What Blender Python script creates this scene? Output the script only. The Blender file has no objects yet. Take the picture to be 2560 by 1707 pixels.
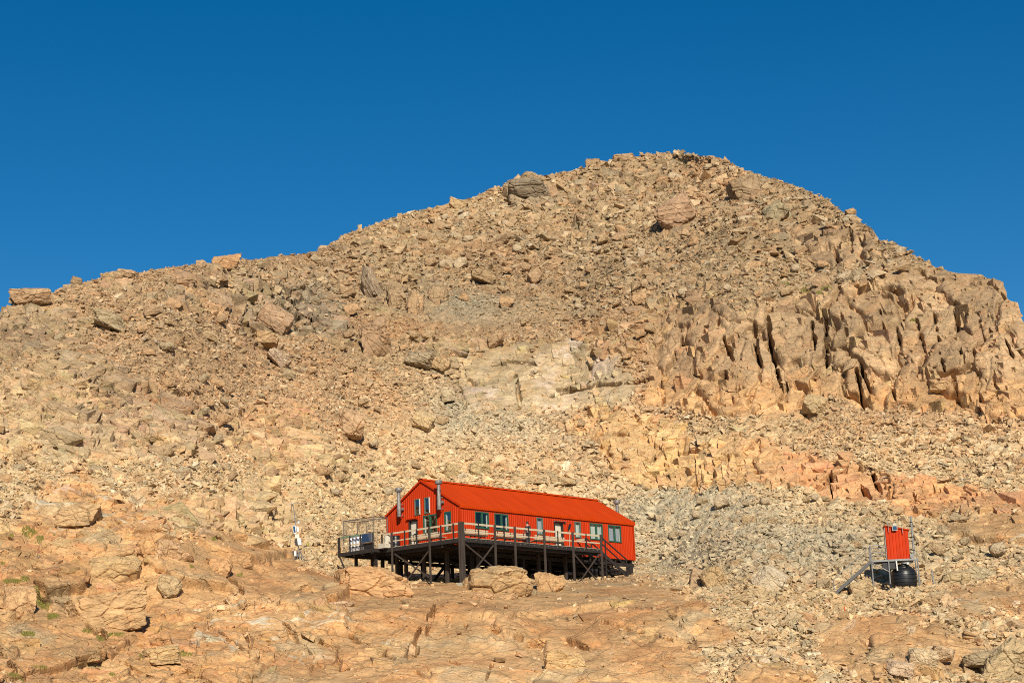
import bpy, bmesh, math, random
import numpy as np
from mathutils import Vector, Matrix

random.seed(7); RNG = np.random.default_rng(11)
R = math.radians
S = bpy.context.scene
COL = S.collection

# ------------------------------------------------------------------ camera
F, PITCH, ROLL = 4291.27, 0.2253, 0.0385          # focal length in photo pixels, radians
cam_d = bpy.data.cameras.new("camera"); cam = bpy.data.objects.new("camera", cam_d); COL.objects.link(cam)
cam_d.sensor_fit = 'HORIZONTAL'; cam_d.sensor_width = 36.0; cam_d.lens = 36.0 * F / 2560.0
cam_d.clip_start = 0.5; cam_d.clip_end = 20000
cam.matrix_world = Matrix.Rotation(PITCH, 4, 'X') @ Matrix.Rotation(math.pi/2, 4, 'X') @ Matrix.Rotation(-ROLL, 4, 'Z')
S.camera = cam
# ------------------------------------------------------------------ sky, sun, exposure
SUN_EL, SUN_AZ = 30.0, 8.0                        # degrees; azimuth measured from behind the camera towards the right
wd = bpy.data.worlds.new("World"); S.world = wd; wd.use_nodes = True
nt = wd.node_tree; nt.nodes.clear()
sky = nt.nodes.new('ShaderNodeTexSky'); sky.sky_type = 'NISHITA'; sky.sun_disc = False
sky.sun_elevation = R(SUN_EL); sky.sun_rotation = R(180 - SUN_AZ)
sky.altitude = 1800; sky.air_density = 1.0; sky.dust_density = 0.7; sky.ozone_density = 3.0
bg = nt.nodes.new('ShaderNodeBackground'); bg.inputs[1].default_value = 0.11
wo = nt.nodes.new('ShaderNodeOutputWorld')
hs = nt.nodes.new('ShaderNodeHueSaturation'); hs.inputs['Saturation'].default_value = 1.39; hs.inputs['Value'].default_value = .64; hs.inputs['Hue'].default_value = .496
nt.links.new(sky.outputs[0], hs.inputs['Color']); nt.links.new(hs.outputs[0], bg.inputs[0]); nt.links.new(bg.outputs[0], wo.inputs[0])
sd = bpy.data.lights.new("sun", 'SUN'); sun = bpy.data.objects.new("sun", sd); COL.objects.link(sun)
sd.energy = 5.0; sd.angle = R(0.5); sd.color = (1.0, 0.91, 0.75)
sdir = Vector((math.sin(R(SUN_AZ))*math.cos(R(SUN_EL)), -math.cos(R(SUN_AZ))*math.cos(R(SUN_EL)), math.sin(R(SUN_EL))))
sun.rotation_euler = sdir.to_track_quat('Z', 'Y').to_euler()
S.view_settings.view_transform = 'Standard'; S.view_settings.look = 'None'; S.view_settings.gamma = 1
S.view_settings.exposure = 0.29
S.render.engine = 'CYCLES'; S.cycles.max_bounces = 5; S.cycles.diffuse_bounces = 3
S.cycles.use_denoising = False; S.cycles.pixel_filter_type = 'BLACKMAN_HARRIS'; S.cycles.filter_width = 1.0
S.cycles.sample_clamp_indirect = 4

# ------------------------------------------------------------------ projection helpers
def project(P):
    x = P[..., 0]; y = P[..., 1]*math.cos(PITCH) + P[..., 2]*math.sin(PITCH); z = -P[..., 1]*math.sin(PITCH) + P[..., 2]*math.cos(PITCH)
    u = F*x/y; v = -F*z/y; c, s = math.cos(ROLL), math.sin(ROLL)
    return 1280 + c*u + s*v, 853.5 - s*u + c*v
def ray(x, y):
    x = x-1280; y = y-853.5; c, s = math.cos(ROLL), math.sin(ROLL); U = c*x - s*y; V = s*x + c*y
    d = (U/F, 1.0, -V/F)
    return np.array([d[0], d[1]*math.cos(PITCH) - d[2]*math.sin(PITCH), d[1]*math.sin(PITCH) + d[2]*math.cos(PITCH)])

# ------------------------------------------------------------------ numpy noise
def _h(ix, iy, iz, seed):
    n = (ix.astype(np.int64)*374761393 + iy.astype(np.int64)*668265263 + iz.astype(np.int64)*2147483647 + seed*144269504088896) & 0xFFFFFFFF
    n = ((n ^ (n >> 13))*1274126177) & 0xFFFFFFFF
    n = ((n ^ (n >> 16))*2246822519) & 0xFFFFFFFF
    return ((n ^ (n >> 15)) & 0xFFFFFF).astype(np.float32)/np.float32(0xFFFFFF)
def vnoise(P, seed=0):
    I = np.floor(P); Fr = (P-I).astype(np.float32); Fr = Fr*Fr*Fr*(Fr*(Fr*6-15)+10)
    I = I.astype(np.int64); out = 0
    for a in (0, 1):
        for b in (0, 1):
            for c in (0, 1):
                w = (Fr[:, 0] if a else 1-Fr[:, 0])*(Fr[:, 1] if b else 1-Fr[:, 1])*(Fr[:, 2] if c else 1-Fr[:, 2])
                out = out + w*_h(I[:, 0]+a, I[:, 1]+b, I[:, 2]+c, seed)
    return out*2-1
def fbm(P, octaves=4, seed=0, gain=.5):
    s = 0; a = 1.0; t = 0
    for k in range(octaves):
        s = s + a*vnoise(P*(2.03**k)+k*17.3, seed+k); t += a; a *= gain
    return s/t
def cells(P, seed=0):
    """nearest cell of a jittered lattice: F1, F2-F1, offset from centre, three random numbers"""
    I = np.floor(P).astype(np.int64)
    f1 = np.full(len(P), 9e9, np.float32); f2 = f1.copy(); D = np.zeros((len(P), 3), np.float32); H = np.zeros((len(P), 3), np.float32)
    for a in (-1, 0, 1):
        for b in (-1, 0, 1):
            for c in (-1, 0, 1):
                ix, iy, iz = I[:, 0]+a, I[:, 1]+b, I[:, 2]+c
                h1 = _h(ix, iy, iz, seed+1); h2 = _h(ix, iy, iz, seed+2); h3 = _h(ix, iy, iz, seed+3)
                dx = (P[:, 0]-(ix+h1)).astype(np.float32); dy = (P[:, 1]-(iy+h2)).astype(np.float32); dz = (P[:, 2]-(iz+h3)).astype(np.float32)
                d = dx*dx+dy*dy+dz*dz
                m = d < f1
                f2 = np.where(m, f1, np.minimum(f2, d)); f1 = np.where(m, d, f1)
                D[m] = np.stack([dx, dy, dz], -1)[m]
                H[m] = np.stack([h1, h2, h3], -1)[m]
    H = np.stack([(H[:, 0]*7.31+H[:, 1]*3.7) % 1, (H[:, 1]*5.77+H[:, 2]*9.1) % 1, (H[:, 2]*6.13+H[:, 0]*4.3) % 1], -1)
    f1 = np.sqrt(f1); f2 = np.sqrt(f2)
    return f1, f2-f1, D, H
def sstep(a, b, x):
    t = np.clip((x-a)/(b-a), 0, 1); return t*t*(3-2*t)

# ------------------------------------------------------------------ mesh helpers
class MB:
    def __init__(s): s.v = []; s.f = []
    def add(s, vs, fs):
        k = len(s.v); s.v += [tuple(p) for p in vs]; s.f += [tuple(i+k for i in f) for f in fs]; return s
    def box(s, x0, x1, y0, y1, z0, z1):
        return s.add([(x0, y0, z0), (x1, y0, z0), (x1, y1, z0), (x0, y1, z0), (x0, y0, z1), (x1, y0, z1), (x1, y1, z1), (x0, y1, z1)],
                     [(0, 3, 2, 1), (4, 5, 6, 7), (0, 1, 5, 4), (1, 2, 6, 5), (2, 3, 7, 6), (3, 0, 4, 7)])
    def bar(s, p, q, w, h=None, up=(0, 0, 1)):
        h = h or w; p = Vector(p); q = Vector(q); d = (q-p).normalized(); up = Vector(up)
        if abs(d.dot(up)) > .98: up = Vector((1, 0, 0))
        a = d.cross(up).normalized()*w/2; b = a.cross(d).normalized()*h/2
        vs = [e+i*a+j*b for e in (p, q) for i, j in ((-1, -1), (1, -1), (1, 1), (-1, 1))]
        return s.add(vs, [(0, 1, 2, 3), (7, 6, 5, 4), (0, 4, 5, 1), (1, 5, 6, 2), (2, 6, 7, 3), (3, 7, 4, 0)])
    def tube(s, p, q, r, r2=None, n=12):
        r2 = r if r2 is None else r2; p = Vector(p); q = Vector(q); d = (q-p).normalized()
        a = d.orthogonal().normalized(); b = d.cross(a)
        vs = []
        for e, rr in ((p, r), (q, r2)):
            vs += [e+(a*math.cos(2*math.pi*i/n)+b*math.sin(2*math.pi*i/n))*rr for i in range(n)]
        fs = [(i, (i+1) % n, n+(i+1) % n, n+i) for i in range(n)]+[tuple(range(n-1, -1, -1)), tuple(range(n, 2*n))]
        return s.add(vs, fs)
    def path(s, pts, r, n=6):
        for a, b in zip(pts[:-1], pts[1:]): s.tube(a, b, r, n=n)
        return s
    def lathe(s, prof, c=(0, 0, 0), n=24):
        vs = [(c[0]+r*math.cos(2*math.pi*i/n), c[1]+r*math.sin(2*math.pi*i/n), c[2]+z) for r, z in prof for i in range(n)]
        fs = [(k*n+i, k*n+(i+1) % n, (k+1)*n+(i+1) % n, (k+1)*n+i) for k in range(len(prof)-1) for i in range(n)]
        fs += [tuple(range(n-1, -1, -1)), tuple(range((len(prof)-1)*n, len(prof)*n))]
        return s.add(vs, fs)
    def build(s, name, mat, parent=None, smooth=False, bevel=0):
        me = bpy.data.meshes.new(name); me.from_pydata(s.v, [], s.f); me.validate()
        if mat: me.materials.append(mat)
        if smooth:
            me.polygons.foreach_set('use_smooth', [True]*len(me.polygons))
            me.set_sharp_from_angle(angle=R(40))
        o = bpy.data.objects.new(name, me); COL.objects.link(o)
        if parent: o.parent = parent
        if bevel:
            b = o.modifiers.new('bevel', 'BEVEL'); b.width = bevel; b.segments = 2; b.limit_method = 'ANGLE'
        return o
def tag(o, label=None, cat=None, group=None, kind=None):
    if label: o['label'] = label
    if cat: o['category'] = cat
    if group: o['group'] = group
    if kind: o['kind'] = kind
    return o
def empty(name, loc=(0, 0, 0), rz=0):
    o = bpy.data.objects.new(name, None); COL.objects.link(o); o.location = loc; o.rotation_euler = (0, 0, rz); o.empty_display_size = .3
    return o
def np_mesh(name, V, Fc, k, mat, col=None, mask=None):
    me = bpy.data.meshes.new(name); nf = len(Fc)
    me.vertices.add(len(V)); me.vertices.foreach_set('co', V.astype(np.float32).ravel())
    me.loops.add(nf*k); me.loops.foreach_set('vertex_index', Fc.astype(np.int32).ravel())
    me.polygons.add(nf); me.polygons.foreach_set('loop_start', np.arange(0, nf*k, k, dtype=np.int32))
    me.update(calc_edges=True); me.shade_flat()
    if col is not None:
        a = me.color_attributes.new('Col', 'FLOAT_COLOR', 'POINT')
        c4 = np.ones((len(V), 4), np.float32); c4[:, :3] = col; a.data.foreach_set('color', c4.ravel())
    if mask is not None:
        a = me.attributes.new('bedrock', 'FLOAT', 'POINT'); a.data.foreach_set('value', mask.astype(np.float32))
    me.materials.append(mat)
    return me

# ------------------------------------------------------------------ materials
def pmat(name, col, rough=.6, metal=0.0, var=.12, scale=6.0, bump=0.0, spec=.5, stretch=(1, 1, 1), col2=None):
    m = bpy.data.materials.new(name); m.use_nodes = True; n = m.node_tree.nodes; l = m.node_tree.links
    b = n['Principled BSDF']; b.inputs['Roughness'].default_value = rough; b.inputs['Metallic'].default_value = metal
    b.inputs['Specular IOR Level'].default_value = spec
    tc = n.new('ShaderNodeTexCoord'); mp = n.new('ShaderNodeMapping'); mp.inputs['Scale'].default_value = stretch
    nz = n.new('ShaderNodeTexNoise'); nz.inputs['Scale'].default_value = scale; nz.inputs['Detail'].default_value = 6
    l.new(tc.outputs['Object'], mp.inputs['Vector']); l.new(mp.outputs[0], nz.inputs['Vector'])
    rp = n.new('ShaderNodeValToRGB'); e = rp.color_ramp.elements
    c2 = col2 or tuple(min(1, c*(1+var)) for c in col)
    e[0].position = .3; e[1].position = .7
    e[0].color = (*(c*(1-var) for c in col), 1); e[1].color = (*c2, 1)
    l.new(nz.outputs[0], rp.inputs[0]); l.new(rp.outputs[0], b.inputs['Base Color'])
    if bump:
        bp = n.new('ShaderNodeBump'); bp.inputs['Distance'].default_value = bump; l.new(nz.outputs[0], bp.inputs['Height']); l.new(bp.outputs[0], b.inputs['Normal'])
    return m
def rock_material():
    m = bpy.data.materials.new('rock'); m.use_nodes = True; n = m.node_tree.nodes; l = m.node_tree.links
    b = n['Principled BSDF']; b.inputs['Roughness'].default_value = .88; b.inputs['Specular IOR Level'].default_value = .25
    at = n.new('ShaderNodeAttribute'); at.attribute_name = 'Col'
    mk = n.new('ShaderNodeAttribute'); mk.attribute_name = 'bedrock'
    tc = n.new('ShaderNodeTexCoord')
    def noise(scale, detail=6, rough=.6, rot=None, sc=(1, 1, 1), dist=0.0):
        mp = n.new('ShaderNodeMapping'); mp.inputs['Scale'].default_value = sc
        src = tc.outputs['Object']
        if rot:
            m0 = n.new('ShaderNodeMapping'); m0.inputs['Rotation'].default_value = rot; l.new(src, m0.inputs['Vector']); src = m0.outputs[0]
        l.new(src, mp.inputs['Vector'])
        z = n.new('ShaderNodeTexNoise'); z.inputs['Scale'].default_value = scale; z.inputs['Detail'].default_value = detail
        z.inputs['Roughness'].default_value = rough; z.inputs['Distortion'].default_value = dist
        l.new(mp.outputs[0], z.inputs['Vector']); return z.outputs[0]
    def mrange(x, a, bb, c, d):
        r = n.new('ShaderNodeMapRange'); r.inputs[1].default_value = a; r.inputs[2].default_value = bb; r.inputs[3].default_value = c; r.inputs[4].default_value = d
        l.new(x, r.inputs[0]); return r.outputs[0]
    def mix(fac, c1, c2, mode='MIX'):
        x = n.new('ShaderNodeMix'); x.data_type = 'RGBA'; x.blend_type = mode
        if isinstance(fac, float): x.inputs[0].default_value = fac
        else: l.new(fac, x.inputs[0])
        for k, c in ((6, c1), (7, c2)):
            if isinstance(c, tuple): x.inputs[k].default_value = (*c, 1)
            else: l.new(c, x.inputs[k])
        return x.outputs[2]
    mid = noise(.9, 8, .65); fine = noise(7, 8, .7); strata = noise(1.0, 7, .62, rot=(.5, -.42, .1), sc=(.3, .3, 4.0), dist=1.1)
    def crack(scale, wdt, sc=(1, 1, 1)):
        mp = n.new('ShaderNodeMapping'); mp.inputs['Scale'].default_value = sc; mp.inputs['Rotation'].default_value = (.3, .25, .4)
        nz = n.new('ShaderNodeTexNoise'); nz.inputs['Scale'].default_value = scale*1.3; nz.inputs['Detail'].default_value = 5
        l.new(tc.outputs['Object'], nz.inputs['Vector'])
        va = n.new('ShaderNodeVectorMath'); va.operation = 'MULTIPLY_ADD'; l.new(nz.outputs['Color'], va.inputs[0]); va.inputs[1].default_value = (.9/scale,)*3; l.new(tc.outputs['Object'], va.inputs[2])
        l.new(va.outputs[0], mp.inputs['Vector'])
        v = n.new('ShaderNodeTexVoronoi'); v.feature = 'DISTANCE_TO_EDGE'; v.inputs['Scale'].default_value = scale; l.new(mp.outputs[0], v.inputs['Vector'])
        return mrange(v.outputs['Distance'], 0, wdt, 0, 1)
    ck1 = crack(.42, .045, (1, 1, 1.6)); ck2 = crack(1.6, .07, (1, 1, 1.8))
    c = at.outputs['Color']
    c = mix(mrange(noise(.5, 7, .7, dist=1.0), .5, .68, 0, .55), c, mix(1.0, c, (1.08, .82, .62), 'MULTIPLY'))      # iron stain
    c = mix(mrange(noise(1.7, 7, .7), .55, .72, 0, .6), c, mix(1.0, c, (.80, .81, .78), 'MULTIPLY'))                # grey weathering
    c = mix(mrange(noise(2.6, 8, .7, dist=.8), .62, .74, 0, .5), c, (.62, .53, .40))                              # pale quartz
    g = n.new('ShaderNodeMath'); g.operation = 'MULTIPLY'
    l.new(mrange(mid, .25, .75, .70, 1.25), g.inputs[0]); l.new(mrange(fine, .3, .7, .76, 1.2), g.inputs[1])
    g2 = n.new('ShaderNodeMath'); g2.operation = 'MULTIPLY'; l.new(g.outputs[0], g2.inputs[0]); l.new(mrange(strata, .3, .7, .84, 1.13), g2.inputs[1])
    def mul(a_, b_):
        g_ = n.new('ShaderNodeMath'); g_.operation = 'MULTIPLY'; l.new(a_, g_.inputs[0]); l.new(b_, g_.inputs[1]); return g_.outputs[0]
    class _O: pass
    g2_ = mul(g2.outputs[0], mul(mrange(ck1, 0, 1, .86, 1), mrange(ck2, 0, 1, .93, 1))); g2 = _O(); g2.outputs = [g2_]
    vm = n.new('ShaderNodeVectorMath'); vm.operation = 'SCALE'; l.new(c, vm.inputs[0]); l.new(g2.outputs[0], vm.inputs['Scale'])
    l.new(vm.outputs[0], b.inputs['Base Color'])
    b1 = n.new('ShaderNodeBump'); b1.inputs['Distance'].default_value = .05; b1.inputs['Strength'].default_value = .8; l.new(noise(5.0, 9, .75), b1.inputs['Height'])
    b2 = n.new('ShaderNodeBump'); b2.inputs['Distance'].default_value = .09; b2.inputs['Strength'].default_value = .7; l.new(strata, b2.inputs['Height'])
    l.new(b1.outputs[0], b2.inputs['Normal'])
    b3 = n.new('ShaderNodeBump'); b3.inputs['Distance'].default_value = .16; b3.inputs['Strength'].default_value = .5; l.new(ck1, b3.inputs['Height']); l.new(b2.outputs[0], b3.inputs['Normal'])
    b4 = n.new('ShaderNodeBump'); b4.inputs['Distance'].default_value = .07; b4.inputs['Strength'].default_value = .5; l.new(ck2, b4.inputs['Height']); l.new(b3.outputs[0], b4.inputs['Normal'])
    l.new(b4.outputs[0], b.inputs['Normal'])
    return m
ROCK = rock_material()
M = dict(
    red=pmat('red_painted_steel', (.42, .030, .003), .5, var=.13, scale=1.1, spec=.12, stretch=(3, 3, .35)),
    roof=pmat('red_roof_steel', (.44, .038, .0014), .6, var=.09, scale=.6, spec=.1, stretch=(2.5, .6, .6)),
    green=pmat('green_window_frame', (.02, .085, .05), .45),
    greygreen=pmat('grey_green_frame', (.09, .13, .10), .45),
    white=pmat('white_paint', (.6, .6, .57), .5, var=.04),
    cream=pmat('cream_door_paint', (.62, .56, .44), .5, var=.04),
    dark=pmat('dark_stained_and_shade_timber', (.018, .013, .011), .75, var=.45, scale=3, stretch=(6, 6, .6)),
    post=pmat('weathered_timber_post', (.042, .029, .022), .8, var=.45, scale=3, stretch=(8, 8, .5)),
    pale=pmat('pale_rail_timber', (.47, .38, .26), .7, var=.18, scale=4, stretch=(1, 1, 8)),
    under=pmat('deck_board_underside', (.06, .038, .024), .8, var=.3, scale=3, stretch=(.5, 8, 1)),
    steel=pmat('galvanised_steel', (.20, .20, .195), .5, metal=.15, var=.25, scale=8),
    flue=pmat('weathered_flue_steel', (.17, .155, .145), .5, metal=.15, var=.35, scale=5),
    alu=pmat('polished_gas_bottle', (.72, .70, .70), .3, metal=.6, var=.1),
    black=pmat('black_plastic', (.012, .012, .014), .38, var=.2),
    blacks=pmat('black_rubber', (.01, .01, .012), .6, var=.2),
    concrete=pmat('concrete_footing', (.36, .33, .24), .9, var=.2, bump=.02),
    curtain=pmat('pale_curtain', (.50, .52, .45), .9, var=.2, scale=3, stretch=(12, 12, .5)),
    greyblind=pmat('grey_blind', (.33, .33, .36), .9, var=.1),
    panel=pmat('solar_panel_glass', (.02, .05, .11), .06, spec=1.0, var=.1),
    mesh=pmat('dull_wire', (.16, .14, .12), .6, metal=.4),
    greennet=pmat('green_netting', (.05, .16, .07), .9, var=.4),
    skin=pmat('skin', (.50, .28, .19), .6, var=.05), hair=pmat('dark_hair', (.02, .013, .01), .7),
    jacket=pmat('dark_jacket', (.02, .022, .03), .8), trousers=pmat('dark_trousers', (.03, .03, .035), .8),
    orange=pmat('orange_stake', (.75, .07, .01), .5), yellow=pmat('olive_yellow_plastic', (.30, .25, .01), .5),
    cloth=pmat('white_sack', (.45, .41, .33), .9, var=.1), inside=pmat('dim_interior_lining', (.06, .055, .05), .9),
    grass=pmat('dry_alpine_grass', (.30, .25, .05), .9, var=.35, scale=2, col2=(.20, .20, .035)),
    dsteel=pmat('dark_stair_steel', (.07, .068, .065), .5, metal=.2),
    bolt=pmat('bright_bolt', (.7, .7, .68), .35, metal=.7),
)
def glass_mat(ior=1.75):
    m = bpy.data.materials.new('window_glass'); m.use_nodes = True; n = m.node_tree.nodes; l = m.node_tree.links; n.clear()
    t = n.new('ShaderNodeBsdfTransparent'); t.inputs[0].default_value = (.8, .86, .88, 1); g = n.new('ShaderNodeBsdfGlossy'); g.inputs['Roughness'].default_value = .02
    fr = n.new('ShaderNodeFresnel'); fr.inputs[0].default_value = ior
    mx = n.new('ShaderNodeMixShader'); o = n.new('ShaderNodeOutputMaterial')
    ge = n.new('ShaderNodeNewGeometry'); mm = n.new('ShaderNodeMath'); mm.operation = 'SUBTRACT'; mm.inputs[0].default_value = 1; l.new(ge.outputs['Backfacing'], mm.inputs[1])
    m3 = n.new('ShaderNodeMath'); m3.operation = 'MULTIPLY'; l.new(fr.outputs[0], m3.inputs[0]); l.new(mm.outputs[0], m3.inputs[1]); l.new(m3.outputs[0], mx.inputs[0]); l.new(t.outputs[0], mx.inputs[1]); l.new(g.outputs[0], mx.inputs[2]); l.new(mx.outputs[0], o.inputs[0])
    return m
M['glass'] = glass_mat(); M['skyglass'] = glass_mat(3.0)
# ================================================================== THE HILL
K = 2560/2352.0
SIL = [(-700, 930), (-300, 800), (0, 712), (32, 700), (38, 668), (80, 656), (120, 662), (170, 644), (200, 642), (255, 624), (310, 626), (350, 614), (400, 608), (487, 600),
       (600, 588), (690, 580), (740, 567), (800, 533), (850, 512), (900, 496), (950, 482), (1000, 473), (1040, 461), (1080, 452), (1120, 434), (1180, 409),
       (1220, 398), (1250, 402), (1330, 388), (1370, 374), (1430, 362), (1500, 352), (1560, 348), (1620, 353), (1660, 361), (1700, 380), (1750, 401), (1800, 416),
       (1860, 437), (1900, 456), (1912, 468), (1950, 489), (1970, 502), (2006, 522), (2018, 547), (2070, 560), (2100, 583), (2150, 612), (2200, 624), (2250, 627),
       (2285, 637), (2300, 662), (2330, 702), (2352, 737), (2500, 900), (2900, 1150)]
SIL = np.array(SIL)*K
DEPTH = {
 -900: [(2300, 70), (1707, 120), (1500, 150), (1400, 180), (1200, 220), (1000, 240), (900, 250)],
 -520: [(2300, 70), (1707, 110), (1500, 135), (1400, 160), (1200, 190), (1000, 215), (900, 230)],
 -60: [(2300, 60), (1707, 92), (1250, 118), (1180, 127), (1100, 130), (950, 140), (860, 150), (700, 168), (500, 190)],
 0: [(2300, 60), (1707, 92), (1250, 118), (1180, 127), (1100, 130), (950, 140), (860, 150), (700, 168), (500, 190)],
 400: [(2300, 60), (1707, 92), (1450, 108), (1240, 119), (1180, 127), (1000, 141), (800, 157), (640, 176), (500, 200)],
 750: [(2300, 60), (1707, 92), (1490, 111), (1430, 117), (1380, 126), (1200, 143), (1000, 161), (800, 185), (640, 212), (500, 240)],
 960: [(2300, 60), (1707, 92), (1480, 112), (1458, 116), (1440, 130), (1424, 134), (1200, 154), (1000, 174), (800, 198), (600, 232), (480, 255)],
 1154: [(2300, 60), (1707, 92), (1500, 110), (1464, 114), (1454, 120), (1440, 134), (1428, 138), (1200, 158), (1000, 177), (940, 183), (850, 187), (800, 199), (600, 236), (400, 275)],
 1400: [(2300, 60), (1707, 92), (1500, 112), (1460, 120), (1442, 133), (1434, 139), (1417, 142), (1200, 160), (1000, 176), (940, 181), (850, 184), (800, 196), (600, 236), (400, 276)],
 1600: [(2300, 60), (1707, 92), (1500, 110), (1457, 120), (1427, 138), (1400, 142), (1220, 157), (1130, 161), (1000, 168), (930, 172), (800, 179), (700, 197), (600, 222), (400, 268)],
 1900: [(2300, 60), (1707, 92), (1540, 103), (1470, 113), (1380, 122), (1240, 143), (1150, 149), (1090, 153), (990, 160), (740, 169), (650, 187), (500, 215), (400, 236)],
 2240: [(2300, 60), (1707, 92), (1600, 97), (1480, 112), (1450, 116), (1300, 129), (1230, 137), (1150, 142), (1010, 152), (700, 165), (600, 179), (500, 198)],
 2560: [(2300, 60), (1707, 92), (1480, 112), (1300, 126), (1150, 138), (1030, 145), (760, 156), (700, 163), (500, 190)],
 3300: [(2300, 60), (1707, 92), (1480, 112), (1300, 126), (1150, 138), (1030, 145), (760, 156), (700, 163), (500, 190)],
}
NU, NV, NB, NF = 1900, 840, 26, 14
TH = np.linspace(math.atan(-1640/F), math.atan(1640/F), NU)
tt = np.linspace(-.06, .50, 1200)
def uv_of(th, t):
    P = np.stack([np.sin(th), np.cos(th), t], -1); return project(P)
TG, GG = np.meshgrid(TH, tt, indexing='ij')
UU, VV = uv_of(TG, GG)
above = VV < np.interp(UU, SIL[:, 0], SIL[:, 1])
ks = np.argmax(above, axis=1)
gap_ = VV-np.interp(UU, SIL[:, 0], SIL[:, 1]); g1 = np.take_along_axis(gap_, ks[:, None], 1)[:, 0]; g0 = np.take_along_axis(gap_, ks[:, None]-1, 1)[:, 0]
TS = tt[ks-1]+(tt[ks]-tt[ks-1])*g0/(g0-g1)
TS = np.convolve(np.pad(TS, 3, mode='edge'), np.array([1, 2, 3, 4, 3, 2, 1])/16., 'valid')                   # elevation tangent of the skyline for each azimuth
TS = TS - .0011
fr = np.linspace(0, 1, NV)
T0 = -.012
Tg = T0 + (TS[:, None]-T0)*fr[None, :]
Thg = np.repeat(TH[:, None], NV, 1)
U, V = uv_of(Thg, Tg)
dk = sorted(DEPTH); lay = []
for k_ in dk:
    a = np.array(DEPTH[k_])[::-1]; lay.append(np.interp(V.ravel(), a[:, 0], 1.0/a[:, 1]).reshape(V.shape))
lay = np.array(lay)
pos = np.interp(U, dk, np.arange(len(dk))); i0 = np.clip(pos.astype(int), 0, len(dk)-2); w = pos-i0; w = w*w*(3-2*w)
I, J = np.indices(U.shape)
INV = lay[i0, I, J]*(1-w)+lay[i0+1, I, J]*w
# soften along columns and rows so that there are no creases
def smooth(A, n, ax):
    k = np.hanning(n+2)[1:-1]; k /= k.sum(); p = n//2
    pad = [(0, 0), (0, 0)]; pad[ax] = (p, p)
    B = np.pad(A, pad, mode='edge'); out = 0
    for q in range(n): out = out + k[q]*(B[q:q+A.shape[0], :] if ax == 0 else B[:, q:q+A.shape[1]])
    return out
INV = smooth(INV, 41, 0); INV = smooth(INV, 9, 1)
RR = 1.0/INV
Z = RR*Tg
X = RR*np.sin(Thg); Y = RR*np.cos(Thg)
P0 = np.stack([X, Y, Z], -1)
# local slope and outward normal
dS = np.gradient(Z, axis=1)/np.maximum(np.gradient(RR, axis=1), 1e-4); dS = np.clip(smooth(dS, 15, 1), .1, 3)
nrm = np.stack([-dS*np.sin(Thg), -dS*np.cos(Thg), np.ones_like(dS)], -1); nrm /= np.linalg.norm(nrm, axis=-1, keepdims=True)
# ---- regions, outlined in photo pixels (these only pick which kind of rock crops out where)
def poly_mask(poly, soft=14, rough=26, seed=3):
    p = np.array(poly)*K; x = U+rough*NZ1; y = V+rough*NZ2
    ins = np.zeros(x.shape, bool); dmin = np.full(x.shape, 1e9)
    for (x0, y0), (x1, y1) in zip(p, np.roll(p, -1, 0)):
        c = ((y0 > y) != (y1 > y)) & (x < (x1-x0)*(y-y0)/((y1-y0) or 1e-9)+x0); ins ^= c
        L2 = (x1-x0)**2+(y1-y0)**2; t = np.clip(((x-x0)*(x1-x0)+(y-y0)*(y1-y0))/L2, 0, 1)
        dmin = np.minimum(dmin, (x-x0-t*(x1-x0))**2+(y-y0-t*(y1-y0))**2)
    d = np.sqrt(dmin)*np.where(ins, 1, -1)
    return sstep(-soft, soft, d)
flat = P0.reshape(-1, 3)
NZ1 = fbm(flat*.35, 3, 50).reshape(U.shape); NZ2 = fbm(flat*.35+31, 3, 60).reshape(U.shape)
SLAB = [[(-200, 1260), (60, 1180), (110, 1110), (200, 1090), (260, 1130), (330, 1150), (380, 1240), (560, 1230), (660, 1260), (700, 1300), (780, 1330), (850, 1320), (920, 1345),
         (1040, 1330), (1100, 1312), (1200, 1332), (1290, 1350), (1400, 1322), (1500, 1330), (1600, 1360), (1690, 1470), (1600, 1500), (1640, 1590), (1500, 1800), (-200, 1800)],
        [(1850, 1405), (1900, 1412), (2100, 1403), (2250, 1462), (2280, 1500), (2150, 1530), (1980, 1545), (1890, 1500)],
        [(2180, 1352), (2500, 1320), (2500, 1430), (2200, 1412)], [(2150, 1190), (2500, 1150), (2500, 1260), (2200, 1240)],
        [(1700, 1530), (1800, 1510), (1900, 1560), (1850, 1650), (1680, 1650)]]
LEDGE = [[(330, 1130), (500, 1140), (610, 1100), (700, 1170), (640, 1250), (450, 1240), (350, 1190)], [(560, 910), (700, 930), (760, 1010), (640, 1070), (500, 1010)]]
ORANGE = [[(1300, 970), (1380, 925), (1500, 955), (1620, 1010), (1680, 1000), (1800, 1020), (1880, 1040), (2000, 1060), (2060, 1080), (2200, 1110), (2500, 1080), (2500, 1150), (2220, 1170),
           (2080, 1172), (1960, 1142), (1900, 1132), (1800, 1112), (1680, 1104), (1580, 1122), (1420, 1092), (1380, 1030)]]
CLIFF = [[(1500, 745), (1600, 685), (1650, 672), (1700, 705), (1900, 662), (2000, 642), (2100, 615), (2500, 600), (2600, 900), (2500, 990), (2352, 960), (2100, 935), (1900, 905), (1880, 935),
          (1750, 965), (1600, 935), (1490, 930), (1480, 850)], [(1800, 505), (1950, 530), (2012, 530), (1990, 605), (1850, 595)]]
DOME = [[(1030, 830), (1060, 800), (1200, 770), (1330, 768), (1410, 800), (1455, 850), (1460, 920), (1400, 932), (1290, 942), (1180, 937), (1100, 942), (1060, 900)]]
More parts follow.
